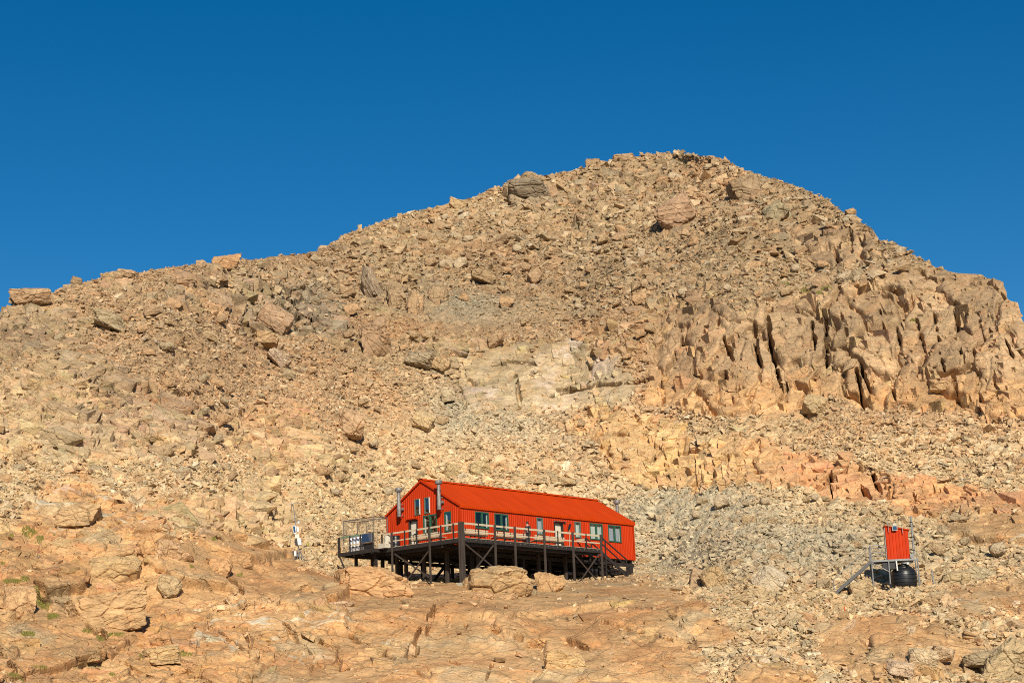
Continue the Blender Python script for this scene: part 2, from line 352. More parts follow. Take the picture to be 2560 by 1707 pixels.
BLOCK = [[(1150, 432), (1210, 410), (1270, 420), (1300, 460), (1400, 490), (1380, 520), (1280, 540), (1170, 500)], [(1520, 450), (1600, 470), (1610, 520), (1540, 540)],
         [(540, 690), (620, 640), (720, 620), (780, 640), (790, 760), (680, 760), (560, 780)], [(820, 640), (900, 600), (1020, 640), (1030, 700), (900, 720), (850, 700)],
         [(60, 860), (120, 810), (200, 800), (280, 850), (350, 880), (430, 900), (480, 960), (420, 1040), (200, 1060), (60, 1060), (-200, 1000), (-200, 880)],
         [(-200, 760), (20, 690), (60, 660), (130, 670), (240, 740), (180, 790), (-200, 830)], [(380, 640), (520, 610), (620, 640), (540, 700), (400, 690)]]
def union(L, **k):
    m = 0
    for p in L: m = np.maximum(m, poly_mask(p, **k))
    return m
mS = union(SLAB); mL = union(LEDGE, soft=8); mO = union(ORANGE, soft=8); mC = union(CLIFF, soft=8); mD = union(DOME, soft=8); mB = union(BLOCK, soft=10)
mL = np.maximum(mL*(1-mS), 0)
bed = np.clip(np.maximum.reduce([mS, mL, mO, mC, mD, mB]), 0, 1)
# rubble pockets inside the bedrock
pk = sstep(.28, .45, fbm(flat*.16+9, 4, 71).reshape(U.shape))*(1-mD)*(1-.7*mC)
bed = bed*(1-pk*np.where(mS > .5, np.where((U > 700) & (V > 1430), .0, .6), .8))
f_ = lambda A: A.reshape(-1)
# strata frame: bedding dips to the right, hut side to the left
def frame(yaw, dip):
    cy, sy, cd, sd_ = math.cos(yaw), math.sin(yaw), math.cos(dip), math.sin(dip)
    return np.array([[cy*cd, sy, -cy*sd_], [-sy*cd, cy, sy*sd_], [sd_, 0, cd]])
warp = np.stack([fbm(flat*.22+k*11, 3, 80+k) for k in range(3)], -1)
Pw = flat+warp*1.6
disp = np.zeros(len(flat), np.float32)
crackness = np.zeros(len(flat), np.float32)
def blocks(Pin, sc, amp, tilt, crack, cw, seed, fr_=None):
    Q = Pin if fr_ is None else Pin@fr_.T
    f1, e, D, H = cells(Q/np.array(sc), seed)
    d = amp*(H[:, 0]-.5)*2+((D*(H-.5)*2).sum(-1))*tilt
    ck = np.exp(-(e/cw)**2)*(H[:, 1]*.8+.2)
    return d-crack*ck, ck, H
lump = fbm(flat*.045, 3, 5)*1.9+fbm(flat*.14, 3, 6)*.85
# 1 steep jointed cliff
Fc_ = frame(.15, .08)
dc1, kc1, hc1 = blocks(Pw, (3.4, 7.0, 19.0), .6, .22, 1.9, .06, 101, Fc_)
dc2, kc2, _ = blocks(Pw, (1.9, 2.5, 4.2), .16, .2, .22, .09, 111, Fc_)
dcl = dc1+dc2
# 2 foreground slabs
Fs_ = frame(-.25, -.32)
ds1, ks1, hs1 = blocks(Pw, (8.0, 9.0, 5.5), .45, .55, .45, .024, 121, Fs_)
ds2, ks2, _ = blocks(Pw, (1.9, 2.4, 1.2), .13, .34, .2, .08, 131, Fs_)
str_ = vnoise((Pw@Fs_.T)*np.array([.25, .5, 2.3]), 141)
str2 = vnoise((Pw@Fs_.T)*np.array([.6, 1.2, 6.0]), 142)
rough_s = sstep(-.15, .35, fbm(flat*.11+40, 2, 133)); dsl = ds1+ds2*(.15+.85*rough_s)+.07*(1-2*np.abs(str_))+.035*(1-2*np.abs(str2))
# 3 broken blocks and ledges
Fb_ = frame(.3, .45)
db1, kb1, _ = blocks(Pw, (3.0, 3.6, 2.2), .5, .9, .6, .075, 151, Fb_)
db2, kb2, hb2 = blocks(flat, (1.2, 1.4, .9), .18, .42, .2, .15, 161, Fb_)
dbl = db1+db2
# 4 scree bed
dr1, kr1, hr1 = blocks(flat, (.75, .75, .55), .14, .34, .12, .1, 171)
cl, sl, ol, dl, bl, ll = map(f_, (mC, mS, mO, mD, mB, mL))
bd = f_(bed)
sb_ = np.clip(sl*1.0, 0, 1)
wsum = cl+sl+ol+dl+bl+ll+1e-6
leftrough = np.clip(1-f_(U)/900, 0, 1)*sl
dbed = (cl*dcl + sl*(dsl+leftrough*db1*.45) + ol*(dc1*.8+dc2*.8+dsl*.3) + dl*(ds1*.6-.5*kc1*0+.06*str_) + bl*dbl + ll*(dbl*.6+dsl*.4))/wsum
smn = lambda A, n: smooth(smooth(A.reshape(NU, NV), n, 0), n, 1).reshape(-1)
wc = np.clip((cl+ol)/wsum, 0, 1); dbed = smn(dbed, 5)*(1-wc)+smn(dbed, 3)*wc
lump = lump*(1-.65*cl*bd)
disp = lump + bd*dbed+(1-bd)*(dr1+.35*db1*.6)
# overhanging lip below the pale dome and at the foot of the cliff
hx, hy = f_(U), f_(V)
# keep the ground calm under the hut and below the toilet
HC = np.array([3.0, 124.0]); hd = np.hypot(flat[:, 0]-HC[0], (flat[:, 1]-HC[1])); calm = 1-sstep(9, 20, hd)
calm2 = 1-sstep(3, 8, np.hypot(flat[:, 0]-25.0, flat[:, 1]-113.0))
calm = np.maximum(calm, calm2*.8)
disp = disp*(1-calm)+calm*(.12*bd*dbed+.5*(1-bd)*dr1)
# large lone joints, drawn as real gaps
JM = np.zeros(len(hx))
wig1 = fbm(flat*1.1+7, 3, 501); wig2 = vnoise(flat*.8+3, 511)
def joint(pts, wpx, deep):
    """a gaping joint: wanders, pinches and dies out at its ends"""
    global disp
    p = np.array(pts, float); d = np.full(len(hx), 1e9); sp_ = np.zeros(len(hx)); L_ = np.hypot(*(p[1:]-p[:-1]).T); tot = L_.sum(); acc = 0
    for (x0, y0), (x1, y1), l_ in zip(p[:-1], p[1:], L_):
        t = np.clip(((hx-x0)*(x1-x0)+(hy-y0)*(y1-y0))/l_**2, 0, 1); q = np.hypot(hx-x0-t*(x1-x0), hy-y0-t*(y1-y0))
        m = q < d; d = np.where(m, q, d); sp_ = np.where(m, (acc+t*l_)/tot, sp_); acc += l_
    wv = .74*wpx*(.25+.95*np.sin(math.pi*np.clip(sp_, .02, .98))**.7)*(1+.75*wig2)
    dd = d+6*wig1+4*f_(NZ1)
    disp = disp-deep*(1-sstep(.35, 1.15, np.maximum(dd, 0)/np.maximum(wv, 1.2))); JM[:] = np.maximum(JM, 1-sstep(wpx*1.3, wpx*3.2, d))
JOINTS = [([(523, 1566), (621, 1630)], 3.5, .8), ([(380, 1498), (420, 1527)], 4, .9), ([(362, 1564), (377, 1615)], 3.5, .8), ([(77, 1520), (99, 1568)], 3.5, .8), ([(453, 1652), (545, 1696)], 4, .8), ([(600, 1491), (621, 1520)], 4, .7),
          ([(629, 1663), (665, 1705)], 4, .8), ([(1088, 1540), (1066, 1580)], 3, .7), ([(1049, 1577), (1014, 1631)], 5, .9), ([(1164, 1569), (1252, 1584), (1325, 1606), (1471, 1620)], 3.5, .7), ([(1230, 1657), (1216, 1697)], 3.5, .8),
          ([(1500, 1560), (1680, 1600)], 3, .6), ([(870, 1580), (980, 1640), (1060, 1690)], 3, .6), ([(700, 1560), (790, 1620)], 3.5, .7), ([(180, 1640), (330, 1690)], 3.5, .7), ([(1120, 1640), (1180, 1690)], 3, .6), ([(60, 1400), (150, 1440)], 3.5, .8), ([(250, 1330), (420, 1350)], 3, .6),
          ([(1380, 985), (1440, 965), (1560, 955), (1630, 938)], 6, 1.8), ([(1095, 900), (1150, 960), (1165, 1012)], 3, .7), ([(1290, 930), (1300, 1020)], 4, .9), ([(1475, 890), (1478, 940)], 3.5, .8), ([(1210, 900), (1290, 890), (1350, 905)], 3, .6),
          ([(1810, 845), (1832, 890)], 7, 2.6), ([(1885, 800), (1890, 850), (1900, 905)], 6, 2.8), ([(1920, 790), (1925, 850), (1945, 930)], 6.5, 2.8),
          ([(1797, 770), (1795, 830)], 4, 1.5), ([(2064, 780), (2066, 900)], 4.5, 2), ([(2100, 770), (2118, 840)], 3, 1.2), ([(2150, 890), (2160, 930), (2175, 960)], 5, 2),
          ([(2140, 915), (2155, 990)], 8, 2.8), ([(2290, 790), (2312, 870)], 4, 1.6), ([(2335, 780), (2350, 865)], 5, 2.2), ([(2388, 755), (2398, 840)], 6, 2.5), ([(2240, 800), (2262, 900)], 3.5, 1.4),
          ([(2403, 880), (2412, 915)], 6, 2), ([(2515, 850), (2532, 890)], 6, 2), ([(2440, 970), (2456, 1000)], 4, 1.5), ([(1812, 920), (1812, 955)], 4, 1.6),
          ([(2072, 1165), (2085, 1235)], 6, 2.4), ([(2150, 1195), (2180, 1245)], 6.5, 2.4), ([(2175, 1155), (2205, 1225)], 5, 2), ([(1818, 1105), (1820, 1160)], 3, 1.4), ([(1895, 1100), (1893, 1155)], 3.5, 1.5),
          ([(2275, 1200), (2290, 1250)], 3, 1.4), ([(1255, 475), (1275, 510), (1330, 500)], 8, 2.2), ([(2088, 620), (2100, 655), (2140, 645)], 6, 2.0),
          ([(1395, 968), (1440, 963), (1475, 957)], 5, 1.6), ([(1170, 935), (1255, 975)], 3, .8), ([(90, 1455), (130, 1485)], 6, 1.1), ([(140, 1480), (172, 1505)], 5, 1.1), ([(205, 1548), (240, 1580)], 5, 1.1),
          ([(0, 1640), (40, 1690)], 6, 1.3), ([(235, 1545), (268, 1590)], 5, 1.1), ([(700, 700), (745, 760), (740, 820)], 6, 1.6), ([(745, 735), (800, 745)], 5, 1.4), ([(620, 770), (665, 790)], 7, 1.8),
          ([(1068, 1555), (1082, 1540), (1088, 1520)], 4, .9), ([(1018, 1640), (1045, 1610)], 5, .9), ([(815, 1525), (850, 1528)], 6, 1.2), ([(610, 1580), (640, 1640)], 4, .9),
          ([(455, 712), (530, 708)], 5, 1.4), ([(1240, 440), (1268, 500)], 9, 2.4), ([(1850, 455), (1848, 490), (1900, 520)], 9, 2.4), ([(675, 745), (700, 770), (735, 765)], 9, 2.2), ([(760, 790), (790, 830)], 6, 1.6),
          ([(2030, 800), (2034, 870)], 4, 1.8), ([(2200, 770), (2215, 830)], 4, 1.8), ([(2350, 890), (2362, 930)], 4, 1.6), ([(2450, 800), (2456, 860)], 4, 1.5), ([(1945, 930), (1955, 970)], 4, 1.8), ([(1700, 800), (1708, 850)], 3.5, 1.4), ([(2480, 905), (2490, 960)], 4, 1.4),
          ([(2380, 930), (2395, 985)], 4, 1.6), ([(2230, 960), (2240, 1000)], 4, 1.6), ([(985, 745), (1000, 770)], 8, 1.8), ([(690, 700), (730, 715), (770, 708)], 7, 2.0), ([(780, 760), (775, 800), (800, 825)], 6, 1.8), ([(720, 775), (760, 790)], 6, 1.6), ([(830, 700), (850, 740)], 6, 1.6), ([(600, 800), (640, 815)], 5, 1.3), ([(930, 700), (950, 735)], 6, 1.6), ([(1000, 690), (1040, 700)], 5, 1.3), ([(1075, 745), (1110, 765)], 8, 1.8), ([(1040, 720), (1060, 735)], 6, 1.4), ([(330, 660), (360, 675)], 5, 1.3),
          ([(1500, 1090), (1560, 1085), (1600, 1092)], 4, 1.0), ([(430, 980), (520, 975)], 4, 1.0), ([(330, 1060), (345, 1100)], 5, 1.4), ([(360, 1290), (400, 1290)], 4, .8), ([(985, 1500), (1010, 1520)], 4, .7), ([(560, 1440), (600, 1480), (618, 1520)], 4, .9), ([(120, 720), (160, 735)], 6, 1.4), ([(1250, 1590), (1270, 1600)], 4, .7), ([(1390, 1592), (1480, 1625)], 5, .9), ([(2125, 560), (2128, 620)], 3, 1.2)]
for j in JOINTS: joint(*j)
# keep the skyline row itself quiet enough to hold its line
edge = np.repeat(sstep(1.0, .985, fr)[None, :], NU, 0).reshape(-1)
disp = disp*(.3+.7*edge)
disp = smooth(smooth(disp.reshape(NU, NV), 3, 0), 3, 1).reshape(-1)
NR = nrm.reshape(-1, 3)
DR = NR*.55+np.stack([-np.sin(Thg), -np.cos(Thg), 0*Thg], -1).reshape(-1, 3)*.75; DR /= np.linalg.norm(DR, axis=1, keepdims=True)
PD = flat+DR*disp[:, None]
PG = PD.reshape(NU, NV, 3)
# colours of the rock (linear)
def mixc(c, col, m): return c*(1-m[:, None])+np.array(col)[None, :]*m[:, None]
n1 = fbm(flat*.07+3, 4, 201); n2 = fbm(flat*.3+5, 4, 211); n3 = fbm(flat*.9, 3, 221)
col = np.tile(np.array([.50, .355, .195]), (len(flat), 1))
col = mixc(col, (.50, .30, .15), sstep(-.1, .5, n1))
lowish = sstep(950, 1250, hy)
col = mixc(col, (.54, .41, .225), (1-bd)*lowish*.8)
greyzone = np.clip(np.exp(-(((hx-1750)/230)**2+((hy-1270)/75)**2))+.9*np.exp(-(((hx-1150)/140)**2+((hy-760)/40)**2))+.8*np.exp(-(((hx-1280)/150)**2+((hy-1060)/60)**2))+1.1*np.exp(-(((hx-2000)/380)**2+((hy-1375)/62)**2))+.9*np.exp(-(((hx-1640)/110)**2+((hy-1340)/90)**2))+.8*np.exp(-(((hx-1130)/80)**2+((hy-1010)/75)**2)), 0, 1)
col = mixc(col, (.43, .37, .25), (1-bd)*np.clip(greyzone*1.15+.2*n2, 0, 1)*.95)
col = mixc(col, (.52, .345, .19), cl*sstep(1010, 880, hy)*.8); col = mixc(col, (.58, .35, .165), cl*sstep(900, 1000, hy))
col = mixc(col, (.62, .40, .19), ol*.9); col = mixc(col, (.56, .27, .125), ol*sstep(1750, 2050, hx)*.6)
col = mixc(col, (.60, .36, .165), sl*.9); col = mixc(col, (.58, .30, .125), sl*sstep(.0, .45, n2)*.7)
col = mixc(col, (.47, .37, .22), sl*sstep(.15, .5, -n2)*.6)
col = mixc(col, (.48, .36, .20), dl*.9)
band = vnoise(np.stack([np.hypot(hx-1420, (hy-1010)*1.3)/16+1.4*warp[:, 0], hx*0, hy*0], -1), 77)
col = mixc(col, (.40, .30, .18), dl*sstep(.0, .5, band)*.6); col = mixc(col, (.54, .42, .27), dl*sstep(.1, .6, -band)*.5)
pinkpatch = sstep(.05, .35, n2+.35*n3)*dl*np.clip(np.exp(-(((hx-1450)/70)**2+((hy-890)/50)**2))*1.5+np.exp(-(((hx-1200)/45)**2+((hy-975)/40)**2))*1.5+np.exp(-(((hx-1370)/45)**2+((hy-985)/35)**2))*1.5, 0, 1)
col = mixc(col, (.68, .54, .43), pinkpatch*.75)
col = mixc(col, (.34, .26, .165), bl*.6*sstep(-.3, .3, n1+n2))
col = mixc(col, (.66, .58, .42), sstep(.93, .985, 1-np.abs(str_))*sl*sstep(.1, .3, n1)*.8)
col = mixc(col, (.46, .30, .165), sstep(1000, 800, hx)*sstep(1180, 1080, hy)*(1-bd)*.7)
reg = (.75+.24*sstep(850, 1150, hy))*(1+.22*np.clip(fbm(flat*.035+60, 3, 601), -.7, .7))  # tone by region: browner upper rock, with its shadowier look put into the colour
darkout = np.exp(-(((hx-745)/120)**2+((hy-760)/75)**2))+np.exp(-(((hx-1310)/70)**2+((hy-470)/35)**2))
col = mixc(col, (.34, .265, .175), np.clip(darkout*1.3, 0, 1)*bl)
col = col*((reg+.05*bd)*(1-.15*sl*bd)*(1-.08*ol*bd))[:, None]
col = col*(1+.30*np.clip(fbm(flat*.55+19, 4, 241), -.6, .6)*bd)[:, None]
rv = (.86+.28*np.where(bd > .5, hc1[:, 2]*cl+hs1[:, 2]*(1-cl)*.5+.25*(1-cl), hr1[:, 2]))
col = col*rv[:, None]
# ---- far side and near apron of the hill
back = []
for k in range(1, NB+1):
    q = (k/NB)**1.7*160; t = PG[:, -1, :]; d = np.stack([np.sin(TH), np.cos(TH), 0*TH], -1)
    back.append(t+d*q+np.array([0, 0, 1])*(-.42*q-.3*math.sqrt(q)))
front = []
for k in range(NF, 0, -1):
    r_ = RR[:, 0]*(1-(k/NF)**1.0*.9); front.append(np.stack([r_*np.sin(TH), r_*np.cos(TH), Z[:, 0]-(k/NF)*1.3], -1))
ALL = np.concatenate([np.stack(front, 1), PG, np.stack(back, 1)], 1); NT = NV+NB+NF
cc = col.reshape(NU, NV, 3); CA = np.concatenate([np.repeat(cc[:, :1], NF, 1), cc, np.repeat(cc[:, -1:], NB, 1)], 1)
BA = np.concatenate([np.repeat(bed[:, :1], NF, 1), bed, np.repeat(bed[:, -1:], NB, 1)], 1)
ii, jj = np.meshgrid(np.arange(NU-1), np.arange(NT-1), indexing='ij'); a = (ii*NT+jj).ravel()
quads = np.stack([a, a+NT, a+NT+1, a+1], -1)
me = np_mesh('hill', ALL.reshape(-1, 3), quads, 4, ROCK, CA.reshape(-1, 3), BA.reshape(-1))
me.shade_smooth(); me.set_sharp_from_angle(angle=R(30))
hill = bpy.data.objects.new('hill', me); COL.objects.link(hill); tag(hill, 'bare tan and orange rock hill rising behind the red hut', 'hill', kind='structure')
g = MB(); g.lathe([(9000, -60), (9000, -59), (250, -59), (1, -59)], n=48)
g_o = g.build('ground', pmat('far_ground', (.3, .22, .13), .9, scale=.01)); tag(g_o, 'flat ground far below the hill', 'ground', kind='structure')

def at(x, y):
    """point of the hill that shows at photo pixel x, y, with its outward normal"""
    d = ray(x, y); th = math.atan2(d[0], d[1]); t = d[2]/math.hypot(d[0], d[1])
    i = int(np.clip(round((th-TH[0])/(TH[1]-TH[0])), 0, NU-1)); j = int(np.clip(round((t-T0)/(TS[i]-T0)*(NV-1)), 0, NV-1))
    return Vector(PG[i, j]), Vector(nrm[i, j]), math.hypot(PG[i, j, 0], PG[i, j, 1])
def on_ray(x, y, r):
    d = ray(x, y); return Vector(d*(r/math.hypot(d[0], d[1])))

TAN, ORG, GRY, PALE, BRN, DRK = (.54, .385, .21), (.56, .32, .15), (.38, .33, .215), (.66, .56, .39), (.44, .28, .16), (.26, .21, .14)
k_ = K
# x, y centre and width, height in photo pixels; lean; colour; depth scale; label
BL = [
 (865*K, 782*K, 74, 102, -8, BRN, 'tall oval brown boulder with slanting bands and a dark foot, left of the pale dome'),
 (808*K, 976*K, 66, 76, 12, TAN, 'pointed tan boulder on the scree, straight below the banded oval boulder'),
 (1112*K, 635*K, 66, 30, 12, TAN, 'long smooth tan boulder alone in the fine scree above the grey gravel strip'),
 (1028*K, 908*K, 34, 38, 0, TAN, 'squat upright tan boulder just left of the pink and white patches'),
 (516*K, 594*K, 64, 42, 0, ORG, 'big orange block standing highest on the left part of the skyline'),
 (462*K, 602*K, 26, 24, 0, TAN, 'small knob of rock on the skyline just left of the big orange block'),
 (291*K, 625*K, 52, 24, 8, TAN, 'flat-topped slab on the skyline leaning on its rounder neighbour'),
 (258*K, 630*K, 46, 30, -10, TAN, 'rounded tan boulder on the skyline beside the flat-topped slab'),
 (176*K, 642*K, 28, 16, 5, BRN, 'small dark-sided stone alone on the far left skyline'),
 (80*K, 674*K, 78, 44, -12, BRN, 'dark brown jagged boulder at the left end of the ridge'),
 (1218*K, 402*K, 52, 30, 0, TAN, 'tan boulder on the skyline above the dark overhanging block'),
 (1053*K, 465*K, 52, 34, 22, TAN, 'pale boulder with a dark left face on the climbing skyline'),
 (1015*K, 475*K, 24, 20, 0, TAN, 'small round boulder on the skyline next to the pale one with a dark face'),
 (1362*K, 372*K, 40, 20, 4, BRN, 'dark-footed flat boulder on the skyline left of the summit'),
 (1436*K, 364*K, 66, 24, 3, TAN, 'long low boulder on the skyline nearest the summit on the left'),
 (1954*K, 483*K, 26, 16, -8, ORG, 'small orange stone perched on the right-hand skyline'),
 (1952*K, 497*K, 34, 22, 0, PALE, 'pale stone holding up the small orange one on the right-hand skyline'),
 (1716*K, 442*K, 78, 72, -12, DRK, 'dark grey layered boulder right below the summit'),
 (1215*K, 436*K, 100, 48, 8, DRK, 'dark overhanging block with a black hollow under it, below the upper left skyline'),
 (1556*K, 495*K, 96, 86, -32, BRN, 'large brown boulder with leaning layers in the middle of the upper scree'),
 (1783*K, 492*K, 56, 54, -35, GRY, 'grey-brown leaning boulder right of the large layered one'),
 (1870*K, 930*K, 60, 50, 15, GRY, 'grey boulder with a dark underside at the foot of the cracked cliff'),
 (2163*K, 888*K, 54, 28, 0, TAN, 'pinkish flat boulder lodged on the face of the right cliff'),
 (634*K, 736*K, 76, 66, 25, BRN, 'brown leaning block beside the dark cracked outcrop'),
 (612*K, 782*K, 64, 34, 0, TAN, 'flat tan boulder just under the brown leaning block'),
 (1005*K, 682*K, 48, 48, 0, BRN, 'square brown block with a black shadow below, right end of the block row'),
 (910*K, 686*K, 44, 58, -4, BRN, 'upright brown block at the left end of the block row'),
 (953*K, 702*K, 44, 60, 4, TAN, 'tan pillar between the two dark-footed blocks'),
 (850*K, 652*K, 40, 84, -16, GRY, 'tall narrow grey slab leaning left above the block row'),
 (966*K, 828*K, 80, 42, 14, GRY, 'smooth grey boulder lying right of the banded oval boulder'),
 (1012*K, 838*K, 44, 34, 30, TAN, 'wedge of tan rock against the smooth grey boulder'),
 (1139*K, 780*K, 42, 32, -25, BRN, 'brown boulder with a black underside above the pale dome'),
 (1324*K, 770*K, 28, 24, 0, ORG, 'small orange block sitting on top of the pale dome'),
 (664*K, 860*K, 32, 26, 10, GRY, 'grey flat-sided boulder at the end of the pale strip in the left scree'),
 (640*K, 825*K, 60, 30, 48, PALE, 'pale greenish slab lying steeply in the left scree'),
 (250*K, 735*K, 76, 36, 12, GRY, 'long grey slab below the left skyline'),
 (1210*K, 1104*K, 84, 28, -3, TAN, 'long boulder with a pale top right behind the hut roof ridge'),
 (1100*K, 1078*K, 48, 44, -10, TAN, 'banded tan boulder on the scree above the middle of the hut roof'),
 (972*K, 968*K, 56, 46, 30, TAN, 'slanting tan slab in the scree below the pink and white patches'),
 (1040*K, 1085*K, 40, 34, 10, TAN, 'rounded tan boulder just above the hut roof near the right flue'),
 (1290*K, 1108*K, 60, 24, 5, TAN, 'low tan boulder next to the long pale-topped one behind the roof'),
 (1768*K, 1330*K, 70, 66, 28, PALE, 'pale grey slab tilted like a lid among the rubble between hut and toilet'),
 (1604*K, 1326*K, 46, 58, 20, BRN, 'brown rounded boulder, left one of a leaning pair right of the hut'),
 (1642*K, 1326*K, 52, 62, -28, ORG, 'orange-tan boulder, right one of a leaning pair right of the hut'),
 (1376, 1460, 62, 68, 4, (.50, .28, .14), 'square orange block standing in front of the hut piles'),
 (1246, 1460, 156, 100, 0, (.50, .29, .14), 'broad rounded rock under the deck carrying two posts'),
 (1296*K, 1524*K, 112, 66, 6, TAN, 'big split boulder with a black gap below it in the orange foreground'),
 (1526*K, 1512*K, 42, 34, -28, BRN, 'brown wedge boulder tipped against a pale crack in the foreground'),
 (2252*K, 1510*K, 80, 36, -6, DRK, 'dark grey flat boulder at the lower right'),
 (2318*K, 1512*K, 110, 84, -30, TAN, 'large leaning tan slab in the lower right corner'),
 (2303, 1641, 66, 50, 0, PALE, 'whitish angular boulder, biggest of the pale cluster at lower right'),
 (2254, 1668, 62, 38, 10, PALE, 'low whitish boulder on the left of the pale cluster at lower right'),
 (2358, 1630, 52, 34, 0, PALE, 'cream boulder on the upper right of the pale cluster at lower right'),
 (2154, 1466, 62, 42, -6, TAN, 'smooth tan boulder under the toilet stairs'),
 (2450, 1436, 66, 40, 10, GRY, 'grey split boulder behind the small post right of the toilet'),
 (2391, 1448, 76, 40, -8, TAN, 'rounded tan boulder right beside the small post near the toilet'),
 (2337, 1500, 60, 36, 0, BRN, 'brown flat-faced boulder below the water tank'),
 (1849, 1502, 42, 22, -10, BRN, 'small brown boulder in the rubble left of the orange stake'),
 (2110, 1534, 22, 17, 0, BRN, 'round brown stone at the foot of the orange stake'),
 (1754, 1648, 22, 24, 0, ORG, 'small round orange stone on the smooth rock at the lower edge'),
 (1210, 1496, 54, 32, 8, TAN, 'tan rounded boulder with a dark cleft on the bright foreground slab'),
 (1268, 1496, 56, 26, -14, ORG, 'long low orange boulder next to the tan rounded one'),
 (1325, 1482, 32, 13, -4, PALE, 'small white stone left of the square orange block'),
 (861, 1520, 28, 22, 0, BRN, 'brown stone at the left foot of the bright orange bulge'),
 (1250, 1648, 26, 10, 10, DRK, 'small dark sliver of stone on the bright foreground slab'),
 (292, 1418, 118, 78, 0, TAN, 'big cut-faced block with a V-shaped step in the left foreground'),
 (417, 1380, 66, 54, 10, TAN, 'angular block resting on the rubble above the big cut-faced block'),
 (452, 1396, 56, 30, -15, BRN, 'flat brown boulder leaning right of the angular block'),
 (372, 1372, 46, 62, -35, ORG, 'deep orange slab leaning in the left foreground'),
 (197, 1292, 100, 56, 0, TAN, 'rounded boss with a dark crack under its lip in the upper left foreground'),
 (402, 1632, 92, 46, -4, TAN, 'low oval boulder among grass near the bottom left'),
 (424, 1462, 56, 52, 25, GRY, 'greyish rounded boulder in the left foreground below the cut-faced block'),
 (636, 1637, 24, 36, 0, TAN, 'upright small block on the orange slope, lower left'),
 (833, 1514, 96, 24, -6, PALE, 'pale ledge slab with a black gap beneath it left of the hut'),
 (930, 1466, 185, 96, 8, ORG, 'bright orange rounded bulge below the left platform'),
 (268, 1530, 170, 100, -5, TAN, 'largest rounded boulder of the left foreground, above a green grass strip'),
 (48, 1500, 66, 80, -6, ORG, 'orange boulder at the left edge beside grass tufts'),
 (545, 1420, 56, 64, 10, ORG, 'orange-brown block in the middle of the left foreground'),
 (600, 1405, 50, 40, 0, BRN, 'brown block right of the orange-brown one'),
]
# ------------------------------------------------------------------ scree
def hull_rock(rng, dims, jitter=.3, drop=2, extra=2):
    """angular broken stone: a box with its corners pushed about and a few knocked off"""
    c = np.array([(a, b, c_) for a in (-1, 1) for b in (-1, 1) for c_ in (-1, 1)], float)
    pts = c+rng.uniform(-jitter, jitter, c.shape)*1.2
    for k in rng.choice(8, drop, replace=False):
        pts[k] *= rng.uniform(.25, .7)
    e = rng.normal(size=(extra, 3)); e /= np.linalg.norm(e, axis=1, keepdims=True); pts = np.concatenate([pts, e*1.15])*np.array(dims)
    bm = bmesh.new(); vs = [bm.verts.new(p) for p in pts]; r = bmesh.ops.convex_hull(bm, input=vs)
    bmesh.ops.delete(bm, geom=[g for g in r['geom_interior'] if isinstance(g, bmesh.types.BMVert)], context='VERTS')
    bmesh.ops.triangulate(bm, faces=bm.faces); bmesh.ops.recalc_face_normals(bm, faces=bm.faces)
    bm.verts.index_update(); V_ = np.array([v.co[:] for v in bm.verts]); F_ = np.array([[v.index for v in f.verts] for f in bm.faces]); bm.free()
    return V_, F_
protos = [hull_rock(RNG, (.85, .62, f), .42, 3, 2) for f in np.repeat([.22, .32, .45, .6], 9)]
blockp = [hull_rock(RNG, (1, 1, 1), .26, 1+i % 3, i % 3) for i in range(24)]
TONES = np.array([(.62, .44, .26), (.68, .50, .30), (.60, .36, .19), (.74, .59, .39), (.42, .36, .25), (.56, .40, .235), (.62, .39, .23), (.78, .68, .52), (.47, .30, .18)])
TW = np.array([.2, .16, .13, .14, .1, .12, .08, .04, .03]); TW /= TW.sum()
def rot_about(n, ang):       # frames with z along n, spun by ang
    z = n; a = np.where(np.abs(z[:, 2:3]) < .9, np.array([[0, 0, 1.]]), np.array([[1., 0, 0]])); x = np.cross(a, z); x /= np.linalg.norm(x, axis=1, keepdims=True); y = np.cross(z, x)
    c, s = np.cos(ang)[:, None], np.sin(ang)[:, None]; return np.stack([x*c+y*s, -x*s+y*c, z], -1)
def frames(z, xhint, jit, n):
    z = z+RNG.normal(size=(n, 3))*jit; z /= np.linalg.norm(z, axis=1, keepdims=True)
    x = xhint+RNG.normal(size=(n, 3))*jit; x -= (x*z).sum(1, keepdims=True)*z; x /= np.linalg.norm(x, axis=1, keepdims=True)
    return np.stack([x, np.cross(z, x), z], -1)
def scatter(batches, name, label, kind, cat=None):
    VS, FS, CS, MS = [], [], [], []; off = 0
    for ps, RM, scl, ctr, tone, mk in batches:
        pid = RNG.integers(0, len(ps), len(ctr))
        for k, (pv, pf) in enumerate(ps):
            s_ = np.where(pid == k)[0]
            if len(s_) == 0: continue
            L_ = pv[None]*scl[s_][:, None]; W_ = np.einsum('nij,nkj->nki', RM[s_], L_)+ctr[s_][:, None]
            VS.append(W_.reshape(-1, 3)); n_ = len(pv); FS.append((pf[None]+(off+np.arange(len(s_))*n_)[:, None, None]).reshape(-1, 3)); off += len(s_)*n_
            CS.append(np.repeat(tone[s_], n_, 0)); MS.append(np.full(len(s_)*n_, mk))
    me = np_mesh(name, np.concatenate(VS), np.concatenate(FS), 3, ROCK, np.concatenate(CS), np.concatenate(MS))
    o = bpy.data.objects.new(name, me); COL.objects.link(o); tag(o, label, cat, kind=kind); return o
def pick(dens, n):
    cum = np.cumsum(dens); return np.searchsorted(cum, RNG.random(n)*cum[-1]).clip(0, len(dens)-1)
vis = (hy < 1800)*(np.abs(hx-1280) < 1700)
rng_r = np.hypot(PD[:, 0], PD[:, 1])
